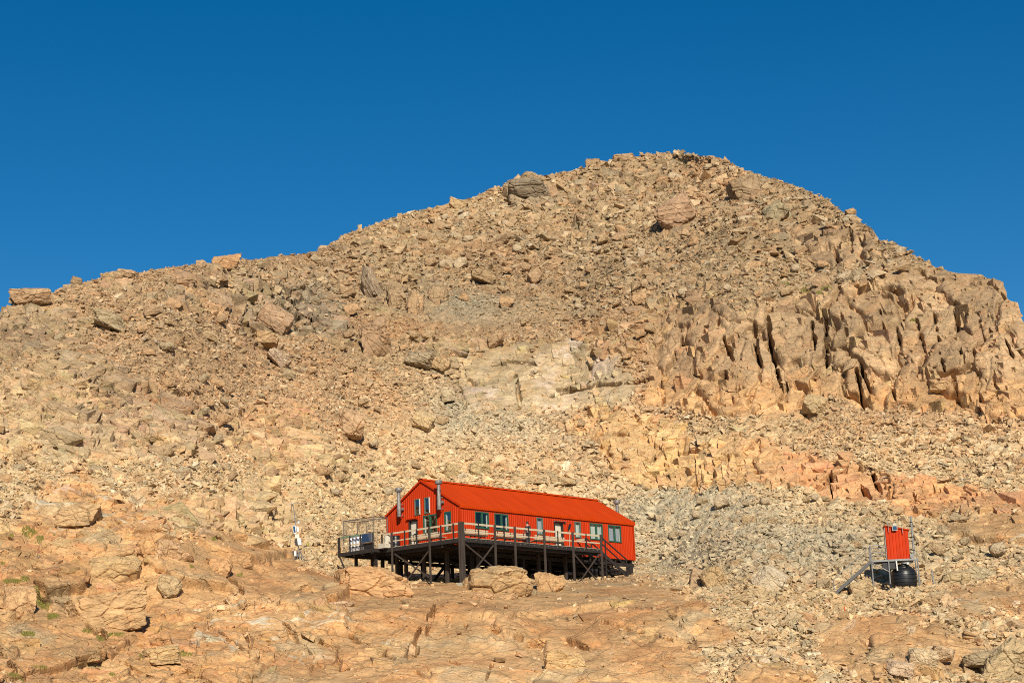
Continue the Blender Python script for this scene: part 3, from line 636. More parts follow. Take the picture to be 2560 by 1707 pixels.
# where the stones are coarse and where they are fine
coarse = np.exp(.85*fbm(flat*.05+5, 3, 333)+.5*sstep(900, 500, hy)*sstep(3, 1, np.abs(hx-1500)/400)-.75*np.exp(-(((hx-1250)/330)**2+((hy-1060)/95)**2))-.9*np.exp(-(((hx-1120)/170)**2+((hy-775)/40)**2))
                 -.6*np.exp(-(((hx-1680)/150)**2+((hy-1265)/50)**2))+.35*np.exp(-(((hx-2000)/420)**2+((hy-1400)/80)**2)))
def stones(N, smin, alpha, smax, dens, emb, cpow):
    idx = pick(dens, N); px = rng_r[idx]/(F/2.5)
    sz = px*np.minimum(smin*(1-RNG.random(N))**(-1/alpha), smax)*coarse[idx]**cpow
    z = NR[idx]*.8+np.array([0, 0, .5]); RM = rot_about((lambda q: q/np.linalg.norm(q, axis=1, keepdims=True))(z+RNG.normal(size=(N, 3))*.42), RNG.random(N)*6.28)
    scl = .5*sz[:, None]*np.stack([RNG.uniform(.9, 1.7, N), RNG.uniform(.8, 1.3, N), RNG.uniform(.8, 1.4, N)], -1)
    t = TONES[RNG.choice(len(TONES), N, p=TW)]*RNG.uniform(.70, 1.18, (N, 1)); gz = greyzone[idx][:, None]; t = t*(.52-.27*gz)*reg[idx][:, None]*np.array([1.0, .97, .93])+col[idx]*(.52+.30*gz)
    return (protos, RM, scl, PD[idx]+NR[idx]*(sz*emb)[:, None], t, 0.0)
clear = np.zeros(len(hx))                     # big boulders keep their faces free of loose stones
for b_ in BL: clear = np.maximum(clear, 1-sstep(.8, 1.05, np.hypot((hx-b_[0])/(b_[2]*.52), (hy-b_[1])/(b_[3]*.55))))
vis = vis*(1-clear)
d0 = (1-.97*bd*(1-.45*bl))*(1-.9*cl*bd)*vis*(1-.25*(1-edge))
noridge = np.repeat(sstep(.985, .97, fr)[None, :], NU, 0).reshape(-1)
dA = d0*(.6+.8*sstep(-.4, .4, fbm(flat*.09+77, 3, 301)))
scatter([stones(215000, 1.25, 2.1, 5.5, dA, .10, .8), stones(8000, 4.0, 2.4, 11.0, d0*coarse**1.5*(1-.85*calm)*noridge, .06, .6)], 'scree', 'loose angular tan stones covering the hillside', 'stuff')
# broken bedrock: joint-bounded blocks that stick out of the outcrops
def outcrop(N, dens, dims, jit, emb, zdir, xdir, tv=.12, smod=None):
    idx = pick(dens*vis*(1-JM)**2, N); q = np.minimum(np.exp(RNG.normal(size=N)*.4), 1.7)*(1 if smod is None else smod[idx])
    scl = .5*np.array(dims)[None]*q[:, None]*RNG.uniform(.65, 1.3, (N, 3))
    z = NR[idx] if zdir is None else np.tile(np.array(zdir, float), (N, 1)); x = np.tile(np.array(xdir, float), (N, 1))
    RM = frames(z, x, jit, N)
    ext = np.abs(np.einsum('nij,ni->nj', RM, NR[idx])*scl).sum(1)
    t = col[idx]*RNG.uniform(1-tv, 1+tv, (N, 1))*(1+RNG.normal(size=(N, 3))*.03)
    return (blockp, RM, scl, PD[idx]-NR[idx]*(ext*(1-emb)*1.0)[:, None]*RNG.uniform(.85, 1.1, (N, 1)), t, 1.0)
dn = np.array([.35, -.2, 0])
bz = [outcrop(260, cl, (1.2, 1.6, 3.6), .04, .07, (-.09, -.12, 1), (1, .25, 0)),
      outcrop(900, cl, (.6, .8, 1.0), .10, .14, (-.09, -.12, 1), (1, .25, 0)),
      outcrop(130, ol, (1.5, 1.5, 1.4), .08, .12, (-.1, -.25, 1), (1, .1, -.1)), outcrop(700, ol, (.8, .9, .7), .15, .2, None, (1, .1, -.2)),
      outcrop(1500, bl, (1.6, 1.4, .9), .26, .30, (.30, -.45, 1), (1, .2, -.35)), outcrop(6000, bl, (.9, .8, .42), .3, .45, (.30, -.45, 1), (1, .2, -.35), .18),
      outcrop(320, ll, (2.0, 1.6, 1.2), .2, .2, (.35, -.8, 1), (1, .2, .25)), outcrop(1500, ll, (.9, .8, .5), .3, .32, (.15, -.35, 1), (1, .2, .15)),
      outcrop(160, dl, (1.0, .9, .4), .12, .12, None, (1, .1, .1)),
      outcrop(1300, sl*rough_s*(sstep(1000, 300, hx)*.85+.15)*(1-.8*calm), (.9, .8, .5), .22, .26, None, (1, .2, -.4)),
      outcrop(2500, (1-bd)*noridge*coarse**2*(hy < 1150)*sstep(.1, .4, fbm(flat*.06+50, 2, 345)), (1.3, 1.1, .7), .35, .5, None, (1, .2, -.3), .15)]
scatter(bz, 'bedrock', 'fractured tan and orange bedrock blocks breaking out of the hillside', 'structure')
# ------------------------------------------------------------------ boulders
def ico(sub):
    bm = bmesh.new(); bmesh.ops.create_icosphere(bm, subdivisions=sub, radius=1); V_ = np.array([v.co[:] for v in bm.verts]); F_ = np.array([[v.index for v in f.verts] for f in bm.faces]); bm.free(); return V_, F_
ICO4 = ico(6); ICO3 = ico(4)
def boulder_mesh(seed, colr, sub=4, planes=13, sharp=.93, strat=.02, roundness=0.0, stratdir=None):
    rng = np.random.default_rng(seed); V_, F_ = ICO4 if sub == 4 else ICO3
    n_ = rng.normal(size=(planes, 3)); n_ /= np.linalg.norm(n_, axis=1, keepdims=True)
    box_ = np.array([[1, 0, 0], [-1, 0, 0], [0, 1, 0], [0, -1, 0], [0, 0, 1], [0, 0, -1]])+rng.normal(size=(6, 3))*.16
    n_ = np.concatenate([n_, box_/np.linalg.norm(box_, axis=1, keepdims=True)])
    d_ = np.concatenate([rng.uniform(.86, 1.12, planes), rng.uniform(.78, .95, 6)])
    dt = V_@n_.T; rad = np.where(dt > .05, d_/np.maximum(dt, .05), 9)
    kk = 48*(1-roundness)+6; rad = -np.log(np.exp(-kk*rad).sum(1))/kk
    P_ = V_*rad[:, None]
    sd_ = np.array(stratdir if stratdir is not None else rng.normal(size=3)); sd_ = sd_/np.linalg.norm(sd_)
    s = P_@sd_; s = s+.05*vnoise(P_*2, seed)
    P_ = P_*(1+strat*np.sign(vnoise(np.stack([s*9, s*0, s*0], -1), seed+5))[:, None]*.6+(.085*fbm(P_*2.2+seed, 5, seed, .6)[:, None]))
    f1, e, D, H = cells(P_*1.3+seed, seed); P_ = P_*(1-.07*np.exp(-(e/.06)**2)+.10*(H[:, 0]-.5)+.12*(D*(H-.5)).sum(-1))[:, None]
    me = np_mesh('boulder', P_, F_, 3, ROCK, np.tile(np.array(colr), (len(P_), 1)), np.ones(len(P_)))
    return me
OCC = []
def local_col(x, y):
    d = ray(x, y+4); th = math.atan2(d[0], d[1]); t = d[2]/math.hypot(d[0], d[1]); i = int(np.clip(round((th-TH[0])/(TH[1]-TH[0])), 0, NU-1)); j = int(np.clip(round((t-T0)/(TS[i]-T0)*(NV-1)), 0, NV-1))
    return cc[i, j]
def put_boulder(x, y, w, h, lean, me, label, group=None, deep=.8):
    if y-h/2 < np.interp(x, SIL[:, 0], SIL[:, 1])+4: y += h*.22
    p, nm, r = at(x, y+h*.25); m = r/F
    o = bpy.data.objects.new('boulder', me); COL.objects.link(o)
    d = Vector(ray(x, y)).normalized(); z = Vector((0, 0, 1)); xr = d.cross(z).normalized(); yb = z.cross(xr).normalized()
    W_, H_ = w*m*.56, h*m*.56
    emb_ = (.32, .2) if (y > 1400 or y < np.interp(x, SIL[:, 0], SIL[:, 1])+25) else (.02, .02)
    ctr = on_ray(x, y, r+emb_[0]*W_)-Vector((0, 0, emb_[1]*H_))
    o.matrix_world = Matrix.Translation(ctr)@Matrix((xr, yb, z)).transposed().to_4x4()@Matrix.Rotation(R(lean), 4, 'Y')@Matrix.Diagonal((W_, max(W_, H_)*deep, H_, 1))
    tag(o, label, 'boulder', group); OCC.append((x, y, max(w, h)/2)); return o
for k, b in enumerate(BL):
    x, y, w_, h_, lean, c_, lab = b
    jc = tuple(v*random.uniform(.93, 1.07) for v in c_)
    put_boulder(x, y, w_, h_, lean, boulder_mesh(400+k*3, tuple(.45*a+.5*b for a, b in zip(jc, local_col(x, y))), 4, planes=random.choice((7, 9, 12)), roundness=.15 if ('round' in lab or 'oval' in lab) else .1, strat=.035 if ('band' in lab or 'layer' in lab) else .015,
                stratdir=(.5, .1, .8) if ('band' in lab or 'layer' in lab) else None), lab)
# the rest of the boulders that stand out, in families that share a description
FAM = [('tan angular boulder in the scree of the summit dome', 'boulders in the summit scree', lambda x, y: y < 900 and x > 900 and x < 2300, 80, (TAN, ORG, PALE, BRN), 1.0),
       ('brownish boulder in the rubble of the left hillside above the foreground rock', 'boulders on the left hillside', lambda x, y: x < 900 and y < 1200, 60, (TAN, BRN, GRY, ORG), 1.0),
       ('grey or pale boulder in the rubble field between the hut and the toilet', 'boulders between the hut and the toilet', lambda x, y: 1600 < x < 2560 and 1240 < y < 1470, 50, (PALE, GRY, TAN), 1.0),
       ('sandy boulder on the scree slope straight above the hut', 'boulders on the scree above the hut', lambda x, y: 760 < x < 1500 and 990 < y < 1290, 26, (TAN, PALE, TAN), .85)]
fam_mesh = {c_: [boulder_mesh(900+7*i+int(c_[0]*100), tuple(.45*a*.85+.55*b for a, b in zip(c_, (.42, .29, .165))), 3, planes=8+i % 5, roundness=.08) for i in range(4)] for c_ in (TAN, ORG, PALE, BRN, GRY)}
US, VS_ = U.reshape(-1), V.reshape(-1)
for lab, grp, test, n_, cols_, big_ in FAM:
    k = 0; tries = 0
    while k < n_ and tries < 6000:
        tries += 1
        x, y = random.uniform(10, 2550), random.uniform(370, 1480)
        if not test(x, y) or y < np.interp(x, SIL[:, 0], SIL[:, 1])+14: continue
        d = ray(x, y); th = math.atan2(d[0], d[1]); t = d[2]/math.hypot(d[0], d[1]); i = int(np.clip(round((th-TH[0])/(TH[1]-TH[0])), 0, NU-1)); j = int(np.clip(round((t-T0)/(TS[i]-T0)*(NV-1)), 0, NV-1))
        if bed[i, j] > .35: continue
        w_ = random.choice((20, 22, 24, 26, 28, 32, 38))*big_; h_ = w_*random.uniform(.5, .85)
        if any((x-a)**2+(y-b)**2 < (c+w_/2)**2 for a, b, c in OCC): continue
        if 2180 < x < 2330 and y > 1300 or 720 < x < 830 and y > 1240: continue
        put_boulder(x, y, w_, h_, random.uniform(-35, 35), random.choice(fam_mesh[random.choice(cols_)]), lab, grp, deep=random.uniform(.6, 1)); k += 1
# ------------------------------------------------------------------ alpine grass tufts
gv = MB()
for (x, y, wd_, hd_) in [(73, 1315, 34, 16), (98, 1334, 22, 12), (135, 1331, 10, 5), (28, 1322, 16, 5), (8, 1405, 14, 8), (30, 1454, 40, 10), (62, 1450, 20, 10), (93, 1480, 50, 24), (115, 1494, 20, 14), (135, 1535, 30, 18), (182, 1525, 26, 14),
                       (205, 1508, 14, 12), (222, 1578, 30, 8), (285, 1583, 56, 9), (250, 1592, 20, 6), (370, 1628, 40, 9), (463, 1624, 40, 9), (445, 1606, 16, 9), (70, 1588, 36, 9), (98, 1671, 36, 7), (40, 1700, 40, 7),
                       (2014, 719, 22, 10), (2066, 721, 26, 8), (1962, 702, 18, 8), (2048, 731, 12, 6), (2135, 703, 10, 5), (2282, 796, 16, 5), (535, 1372, 10, 8), (480, 1430, 10, 5), (660, 1382, 16, 4), (280, 1678, 14, 6), (600, 1440, 14, 6)]:
    for _ in range(int(wd_*hd_*.7)+14):
        a_ = random.random()*6.28; q = math.sqrt(random.random()); p, nm, r = at(x+wd_*.55*q*math.cos(a_), y+hd_*.55*q*math.sin(a_)); m = r/F
        hgt = random.uniform(3, 7)*m; wv = 1.0*m; az = random.random()*3.14; dx, dy = math.cos(az)*wv, math.sin(az)*wv
        lx, ly = random.uniform(-1, 1)*hgt*.5, random.uniform(-1, .3)*hgt*.6
        gv.add([(p.x-dx, p.y-dy, p.z-.03), (p.x+dx, p.y+dy, p.z-.03), (p.x+lx+dx*.3, p.y+ly, p.z+hgt), ], [(0, 1, 2)])
tag(gv.build('alpine_grass', M['grass']), 'yellow green grass tufts in the rock hollows', 'grass', kind='stuff')
# ================================================================== THE HUT
HA = .8467; HO = (-4.0489, 118.306, 13.0451)
Lh, Wh, HE, HR = 19.44, 7.256, 2.66, 4.82
hut = empty('mountain_hut', HO, HA)
tag(hut, 'long red metal mountain hut with a pitched roof standing on timber piles', 'hut')
def rib(x, pitch=.2, depth=.028):
    q = (x/pitch) % 1.0
    return depth*max(0, min(1, (q-.0)/.18, (.55-q)/.18)) if q < .55 else 0
def clad(x0, x1, zb, ztop, openings, place, pitch=.2):
    """ribbed sheet; place(s, off, z) gives the 3-D point, off is outwards"""
    m = MB(); xs = {x0, x1}
    k = math.floor(x0/pitch)
    while k*pitch < x1:
        for q in (0, .18, .37, .55): xs.add(k*pitch+q*pitch)
        k += 1
    for o in openings: xs |= {o[0], o[1]}
    xs |= {Wh/2}
    xs = sorted(x for x in xs if x0-1e-9 <= x <= x1+1e-9)
    for a, b in zip(xs[:-1], xs[1:]):
        if b-a < 1e-5: continue
        mid = (a+b)/2; op = sorted((o[2], o[3]) for o in openings if o[0] <= mid <= o[1]); lo = zb
        segs = []
        for c, d in op: segs.append((lo, c)); lo = d
        segs.append((lo, None))
        for c, d in segs:
            za, zb2 = (ztop(a), ztop(b)) if d is None else (d, d)
            m.add([place(a, rib(a), c), place(b, rib(b), c), place(b, rib(b), zb2), place(a, rib(a), za)], [(0, 1, 2, 3)])
    return m
side_open = [(1.48, 2.88, 1.13, 2.28), (3.50, 4.94, 1.11, 2.28), (8.02, 8.70, 1.09, 2.28), (9.98, 10.98, 0.0, 2.07), (12.33, 13.0, 1.09, 2.27), (14.07, 15.6, 1.06, 2.28), (16.26, 17.82, 1.02, 2.28)]
end_open = [(3.82, 4.37, 2.40, 3.50), (2.86, 3.40, 2.40, 3.50), (2.22, 3.56, .93, 2.25), (.84, 1.47, .93, 2.28), (4.16, 5.02, 0.0, 2.06)]
gable = lambda y: HE+(HR-HE)*(1-abs(y-Wh/2)/(Wh/2))-.03
sidew = clad(0, Lh, -.25, lambda x: HE-.02, side_open, lambda s, o, z: (s, -o, z)).build('side_wall', M['red'], hut)
endw = clad(0, Wh, -.25, gable, end_open, lambda s, o, z: (-o, s, z)).build('end_wall', M['red'], hut)
clad(0, Lh, -.25, lambda x: HE-.02, [], lambda s, o, z: (s, Wh+o, z)).build('side_wall', M['red'], hut)
clad(0, Wh, -.25, gable, [], lambda s, o, z: (Lh+o, s, z)).build('end_wall', M['red'], hut)
# corner trims
ct = MB()
for cx_, cy_ in ((0, 0), (0, Wh), (Lh, 0), (Lh, Wh)):
    sx = -1 if cx_ == 0 else 1; sy = -1 if cy_ == 0 else 1
    ct.box(min(cx_+sx*.045, cx_-sx*.12), max(cx_+sx*.045, cx_-sx*.12), min(cy_+sy*.045, cy_+sy*.035), max(cy_+sy*.045, cy_+sy*.035), -.26, HE-.05)
    ct.box(min(cx_+sx*.045, cx_+sx*.035), max(cx_+sx*.045, cx_+sx*.035), min(cy_+sy*.035, cy_-sy*.12), max(cy_+sy*.035, cy_-sy*.12), -.26, HE-.05)
ct.build('corner_trim', M['red'], hut)
# roof: two ribbed sheets that bend over the eaves
def roof_side(sgn):
    m = MB(); xs = []; k = 0; pitch = .2
    x = -.12
    while x < Lh+.12:
        for q in (0, .04, .08, .12): xs.append(min(x+q, Lh+.12))
        x += pitch
    xs.append(Lh+.12); xs = sorted(set(round(v, 4) for v in xs))
    y_e = -.10; prof = [(Wh/2, HR+.03), (y_e+.06, HE+.03), (y_e+.0, HE-.03), (y_e-.01, HE-.24)]
    nr = np.array([-(HR-HE), (Wh/2)]); nr = nr/np.linalg.norm(nr)
    for a, b in zip(xs[:-1], xs[1:]):
        vs = []
        for X_ in (a, b):
            q = ((X_+.12) % pitch)/pitch; h_ = .012 if .15 < q < .45 else 0
            for i, (yy, zz) in enumerate(prof):
                ny, nz = (nr if i < 2 else (np.array([-.9, .3]) if i == 2 else np.array([-1, 0])))
                y2 = yy+ny*h_; z2 = zz+nz*h_
                if sgn > 0: y2 = Wh-y2
                vs.append((X_, y2, z2))
        n_ = len(prof); m.add(vs, [(i, i+1, n_+i+1, n_+i) for i in range(n_-1)])
    return m
rf = MB()
for s_ in (-1, 1):
    r_ = roof_side(s_); rf.add(r_.v, r_.f)
roof = rf.build('roof', M['roof'], hut)
rc = MB(); rc.add([(-.14, Wh/2-.28, HR-.11), (-.14, Wh/2-.13, HR+.03), (-.14, Wh/2+.13, HR+.03), (-.14, Wh/2+.28, HR-.11), (Lh+.14, Wh/2-.28, HR-.11), (Lh+.14, Wh/2-.13, HR+.03), (Lh+.14, Wh/2+.13, HR+.03), (Lh+.14, Wh/2+.28, HR-.11)],
                  [(0, 1, 5, 4), (1, 2, 6, 5), (2, 3, 7, 6)])
for v in range(len(rc.v)): rc.v[v] = (rc.v[v][0], rc.v[v][1], rc.v[v][2]+.05)
rc.build('ridge_cap', M['roof'], roof)
for X_ in (-.14, Lh+.10):
    bt = MB()
    for s_ in (-1, 1):
        p_ = (X_+.02, Wh/2, HR-.05); q_ = (X_+.02, Wh/2+s_*(Wh/2+.08), HE-.06); bt.bar(p_, q_, .045, .13)
    bt.build('barge_board', M['red'], roof)
# floor, inner lining
fl = MB(); fl.box(.05, Lh-.05, .05, Wh-.05, -.30, -.262); fl.build('floor', M['dark'], hut)
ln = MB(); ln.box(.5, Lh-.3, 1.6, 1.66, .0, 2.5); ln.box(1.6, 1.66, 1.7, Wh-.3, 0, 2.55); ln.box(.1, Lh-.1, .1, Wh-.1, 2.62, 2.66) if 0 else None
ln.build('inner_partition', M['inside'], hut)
def window_side(o, mull, mat, inner=None):
    x0, x1, z0, z1 = o; f = .075; m = MB(); y0, y1 = -.05, .05
    m.box(x0-.01, x1+.01, y0, y1, z1-f, z1+.02); m.box(x0-.01, x1+.01, y0-.02, y1, z0-.02, z0+f)
    m.box(x0-.01, x0+f, y0, y1, z0+f, z1-f); m.box(x1-f, x1+.01, y0, y1, z0+f, z1-f)
    for c in mull: m.box(c-.06, c+.06, y0-.012, y1, z0+f, z1-f)
    w_ = m.build('window', mat, hut)
    g = MB(); g.add([(x0+f, -.006, z0+f), (x1-f, -.006, z0+f), (x1-f, -.006, z1-f), (x0+f, -.006, z1-f)], [(0, 1, 2, 3)]); g.build('pane', M['glass'], w_)
    r = MB(); r.box(x1-f+.001, x1-f+.03,   .052, .17, z0, z1); r.box(x0, x1,   .052, .17, z0-.03, z0+f-.004); r.build('jamb', M['white'], w_)
    if inner:
        c = MB(); n_ = 26
        xs = np.linspace(x0+.02, x1-f-.06, n_)
        for a, b, k in zip(xs[:-1], xs[1:], range(n_)): 
            d0, d1 = .12+.02*(k % 2), .12+.02*((k+1) % 2)
            c.add([(a, d0, z0), (b, d1, z0), (b, d1, z1), (a, d0, z1)], [(0, 1, 2, 3)])
        c.build('curtain', M[inner], w_)
    return w_
def window_end(o, mull, mat, inner=None, white_strip=False):
    y0_, y1_, z0, z1 = o; f = .035 if white_strip else .06; m = MB(); a, b = -.05, .05
    m.box(a, b, y0_-.01, y1_+.01, z1-f, z1+.02); m.box(a-.02, b, y0_-.01, y1_+.01, z0-.02, z0+f)
    m.box(a, b, y0_-.01, y0_+f, z0+f, z1-f); m.box(a, b, y1_-f, y1_+.01, z0+f, z1-f)
    for c in mull: m.box(a-.012, b, c-.06, c+.06, z0+f, z1-f)
    w_ = m.build('window', mat, hut)
    g = MB(); g.add([(-.006, y0_+f, z0+f), (-.006, y0_+f, z1-f), (-.006, y1_-f, z1-f), (-.006, y1_-f, z0+f)], [(0, 1, 2, 3)]); g.build('pane', M['skyglass'], w_)
    if white_strip:
        s = MB(); s.box(-.09, -.052, y0_-.015, y0_+.05, z0, z1); s.build('sash_edge', M['white'], w_)
    else:
        r = MB(); r.box(.052, .17, y1_-f-.03, y1_-f-.001, z0, z1); r.build('jamb', M['white'], w_)
window_side(side_open[0], [2.2], M['green']); window_side(side_open[1], [4.22], M['green'])
window_side(side_open[2], [], M['greygreen'], 'greyblind'); window_side(side_open[4], [], M['greygreen'], 'curtain')
window_side(side_open[5], [14.86], M['green'], 'curtain'); window_side(side_open[6], [17.06], M['green'], 'greyblind')
window_end(end_open[0], [], M['greygreen'], None, True); window_end(end_open[1], [], M['greygreen'], None, True)
window_end(end_open[2], [2.89], M['green']); window_end(end_open[3], [], M['green'])
def door(axis, o):
    a, b, z0, z1 = o; m = MB()
    def bx(u0, u1, d0, d1, zz0, zz1):   # d = depth inwards
        (m.box(u0, u1, d0, d1, zz0, zz1) if axis == 's' else m.box(d0, d1, u0, u1, zz0, zz1))
    bx(a-.01, a+.07, -.04, .24, z0, z1); bx(b-.07, b+.01, -.04, .24, z0, z1); bx(a-.01, b+.01, -.04, .24, z1-.07, z1+.012)
    fr_ = m.build('door_frame', M['dark'], hut)
    m = MB(); bx(a+.072, b-.072, .16, .2, z0+.02, z1-.072); d_ = m.build('door', M['cream'], hut)
    m = MB(); bx(a+.072, b-.072, .13, .158, z0+.02, z0+.42); m.build('kick_board', M['dark'], d_)
    m = MB(); bx(b-.2, b-.16, .08, .158, z0+.98, z0+1.06); bx(b-.2, b-.08, .07, .09, z0+1.0, z0+1.04); m.build('handle', M['steel'], d_)
    m = MB(); bx(a-.1, b+.25 if axis == 's' else b+.18, -.19, -.045, z1+.08, z1+.11); bx(a-.08, a-.05, -.15, -.045, z1+.0, z1+.08); bx(b+.1, b+.13, -.15, -.045, z1, z1+.08)
    m.build('door_hood', M['red'] if axis != 's' else M['flue'], hut)
door('s', side_open[3]); door('e', end_open[4])
# flues on the end wall
def flue(y, zb, zt, name='flue'):
    X_ = -.45; m = MB()
    m.lathe([(.0, zb), (.14, zb), (.15, zb+.03), (.15, zb+.9), (.135, zb+.92), (.13, zb+.93), (.13, zt-.28)], (X_, y, 0), 20)
    f_o = m.build('flue', M['flue'], hut, smooth=True)
    c = MB(); c.lathe([(.02, zt-.30), (.24, zt-.29), (.265, zt-.24), (.265, zt-.10), (.24, zt-.04), (.1, zt), (.01, zt+.01)], (X_, y, 0), 20); c.build('cowl', M['flue'], f_o, smooth=True)
    e = MB(); e.tube((X_, y, zb+.55), (-.04, y, zb+.55), .11, n=18); e.tube((X_+.02, y, zb+.55), (X_+.12, y, zb+.55), .15, n=18); e.build('wall_pipe', M['flue'], f_o, smooth=True)
    for zz in (zb+.10, zb+.90):
        k = MB(); k.bar((X_, y, zz), (-.02, y-.02, zz), .05, .035); k.tube((X_, y, zz-.02), (X_, y, zz+.02), .15, n=18); k.build('bracket', M['steel'], f_o)
flue(5.53, 2.38, 4.47); flue(1.55, 2.42, 4.52)
FX, FY = Lh+.45, 1.84
m = MB(); m.lathe([(.13, 2.4), (.13, 4.55), (.12, 4.56)], (FX, FY, 0), 20); fo = m.build('flue', M['flue'], hut, smooth=True)
m = MB(); m.lathe([(.02, 4.36), (.24, 4.37), (.27, 4.42), (.27, 4.58), (.24, 4.64), (.1, 4.69), (.01, 4.70)], (FX, FY, 0), 20); m.build('cowl', M['flue'], fo, smooth=True)
m = MB(); m.bar((FX, FY, 2.8), (Lh+.01, FY, 2.8), .06, .05); m.build('bracket', M['steel'], fo)
# bearers and piles of the hut
for x in np.arange(.15, Lh, 1.0):
    b = MB(); b.box(x-.04, x+.04, .06, Wh-.06, -.52, -.302)
    b.build('joist', M['dark'], hut)
for y in (.12, 2.45, 4.8, Wh-.12):
    b = MB(); b.box(-.02, Lh-.1, y-.08, y+.08, -.78, -.523); b.build('bearer', M['dark'], hut)
pile_x = [1.2, 3.4, 6.5, 9.4, 12.2, 15.2, 18.95]
for y in (.12, 2.45, 4.8, Wh-.12):
    for x in pile_x:
        if x > 18 and y > .2 and y < 7: continue
        b = MB(); w_ = .1 if x < 18 else .16; b.box(x-w_, x+w_, y-w_, y+w_, -4.2, -.783); b.build('pile', M['dark'], hut)  # piles coloured this dark to stand in for the black shade under the floor
for (p_, q_) in [((1.2, 2.45, -.9), (6.5, 2.45, -3.0)), ((9.4, 2.45, -.9), (6.5, 2.45, -3.0)), ((15.2, .12, -1.0), (12.2, .12, -2.6)), ((1.2, 4.8, -3.0), (3.4, 4.8, -.9))]:
    b = MB(); b.bar(p_, q_, .07, .2); b.build('brace', M['dark'], hut)
# ================================================================== THE DECK
deck = empty('timber_deck', (HO[0], HO[1], HO[2]), HA)
tag(deck, 'raised timber deck with pale handrails wrapped round the front of the red hut', 'deck')
DX0, DX1, DY0, DY1, PX0, PY0, PY1 = -2.24, 12.5, -2.20, 5.5, -3.0, 5.5, 9.0
b = MB()
y = DY0+.02
while y < -.06:
    b.box(DX0+.02, DX1, y, y+.135, -.035, 0.0); y += .145
x = DX0+.02
while x < -.06:
    b.box(x, x+.135, -.055, PY0, -.035, 0.0); x += .145
b.build('deck_boards', M['under'], deck)
b = MB(); b.box(DX0-.045, DX1, DY0-.045, DY0, -.27, .012); sb = b.build('edge_beam', M['dark'], deck)
for k in range(29):
    q = MB(); X_ = DX0+.35+k*.5; q.tube((X_, DY0-.06, -.10), (X_, DY0-.044, -.10), .022, n=8)
    q.build('bolt', M['bolt'], sb) if X_ < DX1-.1 else None
b = MB(); b.box(DX0-.045, DX0, DY0+.002, PY0-.05, -.27, .012); b.build('edge_beam', M['dark'], deck)
b = MB(); b.box(DX1+.002, DX1+.045, DY0, 0, -.27, -.03); b.build('edge_beam', M['dark'], deck)
b = MB()                                   # pale nosing strips along both edges
b.box(DX0-.045, DX1, DY0-.045, DY0+.05, .013, .035); b.box(DX0-.045, DX0+.05, DY0+.052, PY0-.05, .013, .035); b.build('edge_strip', M['pale'], deck)
for x in np.arange(DX0+.6, DX1, 1.2):
    j = MB(); j.box(x-.03, x+.03, DY0+.01, -.07, -.24, -.04); j.build('joist', M['under'], deck)
for y in np.arange(.6, PY0, 1.2):
    j = MB(); j.box(DX0+.01, -.07, y-.03, y+.03, -.24, -.04); j.build('joist', M['under'], deck)
for y in (DY0+.25, -.3):
    j = MB(); j.box(DX0+.05, DX1-.02, y-.06, y+.06, -.46, -.245); j.build('bearer', M['dark'], deck)
for x in (DX0+.3, -.4):
    j = MB(); j.box(x-.06, x+.06, -.1, PY0-.1, -.463, -.248); j.build('bearer', M['dark'], deck)
POSTS = [(-2.36, DY0-.09, -3.4, .08), (-2.16, DY0-.08, -3.4, .07), (.98, DY0-.09, -2.1, .065), (3.03, DY0-.09, -2.1, .065), (6.15, DY0-.09, -2.6, .07), (9.28, DY0-.09, -2.8, .075), (12.5, DY0-.09, -2.9, .075)]
for x, y, zb, w_ in POSTS:
    p = MB(); p.box(x-w_, x+w_, y-.075, y+.042, zb, 1.07 if x > -3 else 1); p.build('post', M['post'], deck, bevel=.012)
for x, y, zb, w_ in [(DX0-.17, -2.14, -3.4, .05), (DX0-.09, .72, -2.9, .07), (DX0-.09, 4.40, -2.9, .07)]:
    p = MB(); p.box(x-.05, x+.042, y-w_, y+w_, zb, 1.05); p.build('post', M['post'], deck, bevel=.012)
for x in (-.62, 1.96, 4.53, 7.67, 10.85):
    p = MB(); p.box(x-.035, x+.035, DY0-.10, DY0-.047, -.28, 1.06); p.build('baluster', M['dark'], deck)
for y in (3.15, 1.98, -.35, -1.52, 5.4):
    p = MB(); p.box(DX0-.10, DX0-.047, y-.05, y+.05, -.28, 1.02); p.build('baluster', M['dark'], deck)
for z0, z1, nm in ((.92, 1.05, 'top_rail'), (.40, .49, 'mid_rail')):
    p = MB(); p.box(DX0-.02, DX1, DY0-.044, DY0+.0, z0, z1); p.build(nm, M['pale'], deck)
    p = MB(); p.box(DX0-.044, DX0-.0, DY0+.003, PY0-.05, z0, z1-.01); p.build(nm, M['pale'], deck)
# braces under the deck, X-shaped
for (p_, q_) in [((-1.95, DY0+.05, -.35), (.9, DY0+.05, -1.85)), ((.85, DY0-.03, -.35), (-1.9, DY0-.03, -2.85)), ((9.35, DY0+.05, -.35), (12.3, DY0+.05, -2.5)), ((12.3, DY0-.03, -.35), (9.9, DY0-.03, -2.5)),
                 ((DX0+.05, 4.3, -.45), (DX0+.05, .9, -2.4)), ((DX0+.12, .85, -.4), (DX0+.12, 3.6, -2.7))]:
    b = MB(); b.bar(p_, q_, .05, .10); b.build('brace', M['post'], deck)
for x, y in ((1.25, .0-.4), (-.4, 1.0), (-.4, 3.2), (-.4, 5.0), (5.0, -.4), (7.6, -.4), (10.6, -.4)):
    b = MB(); b.box(x-.1, x+.1, y-.1, y+.1, -4.0, -.47); b.build('post', M['post'], deck)
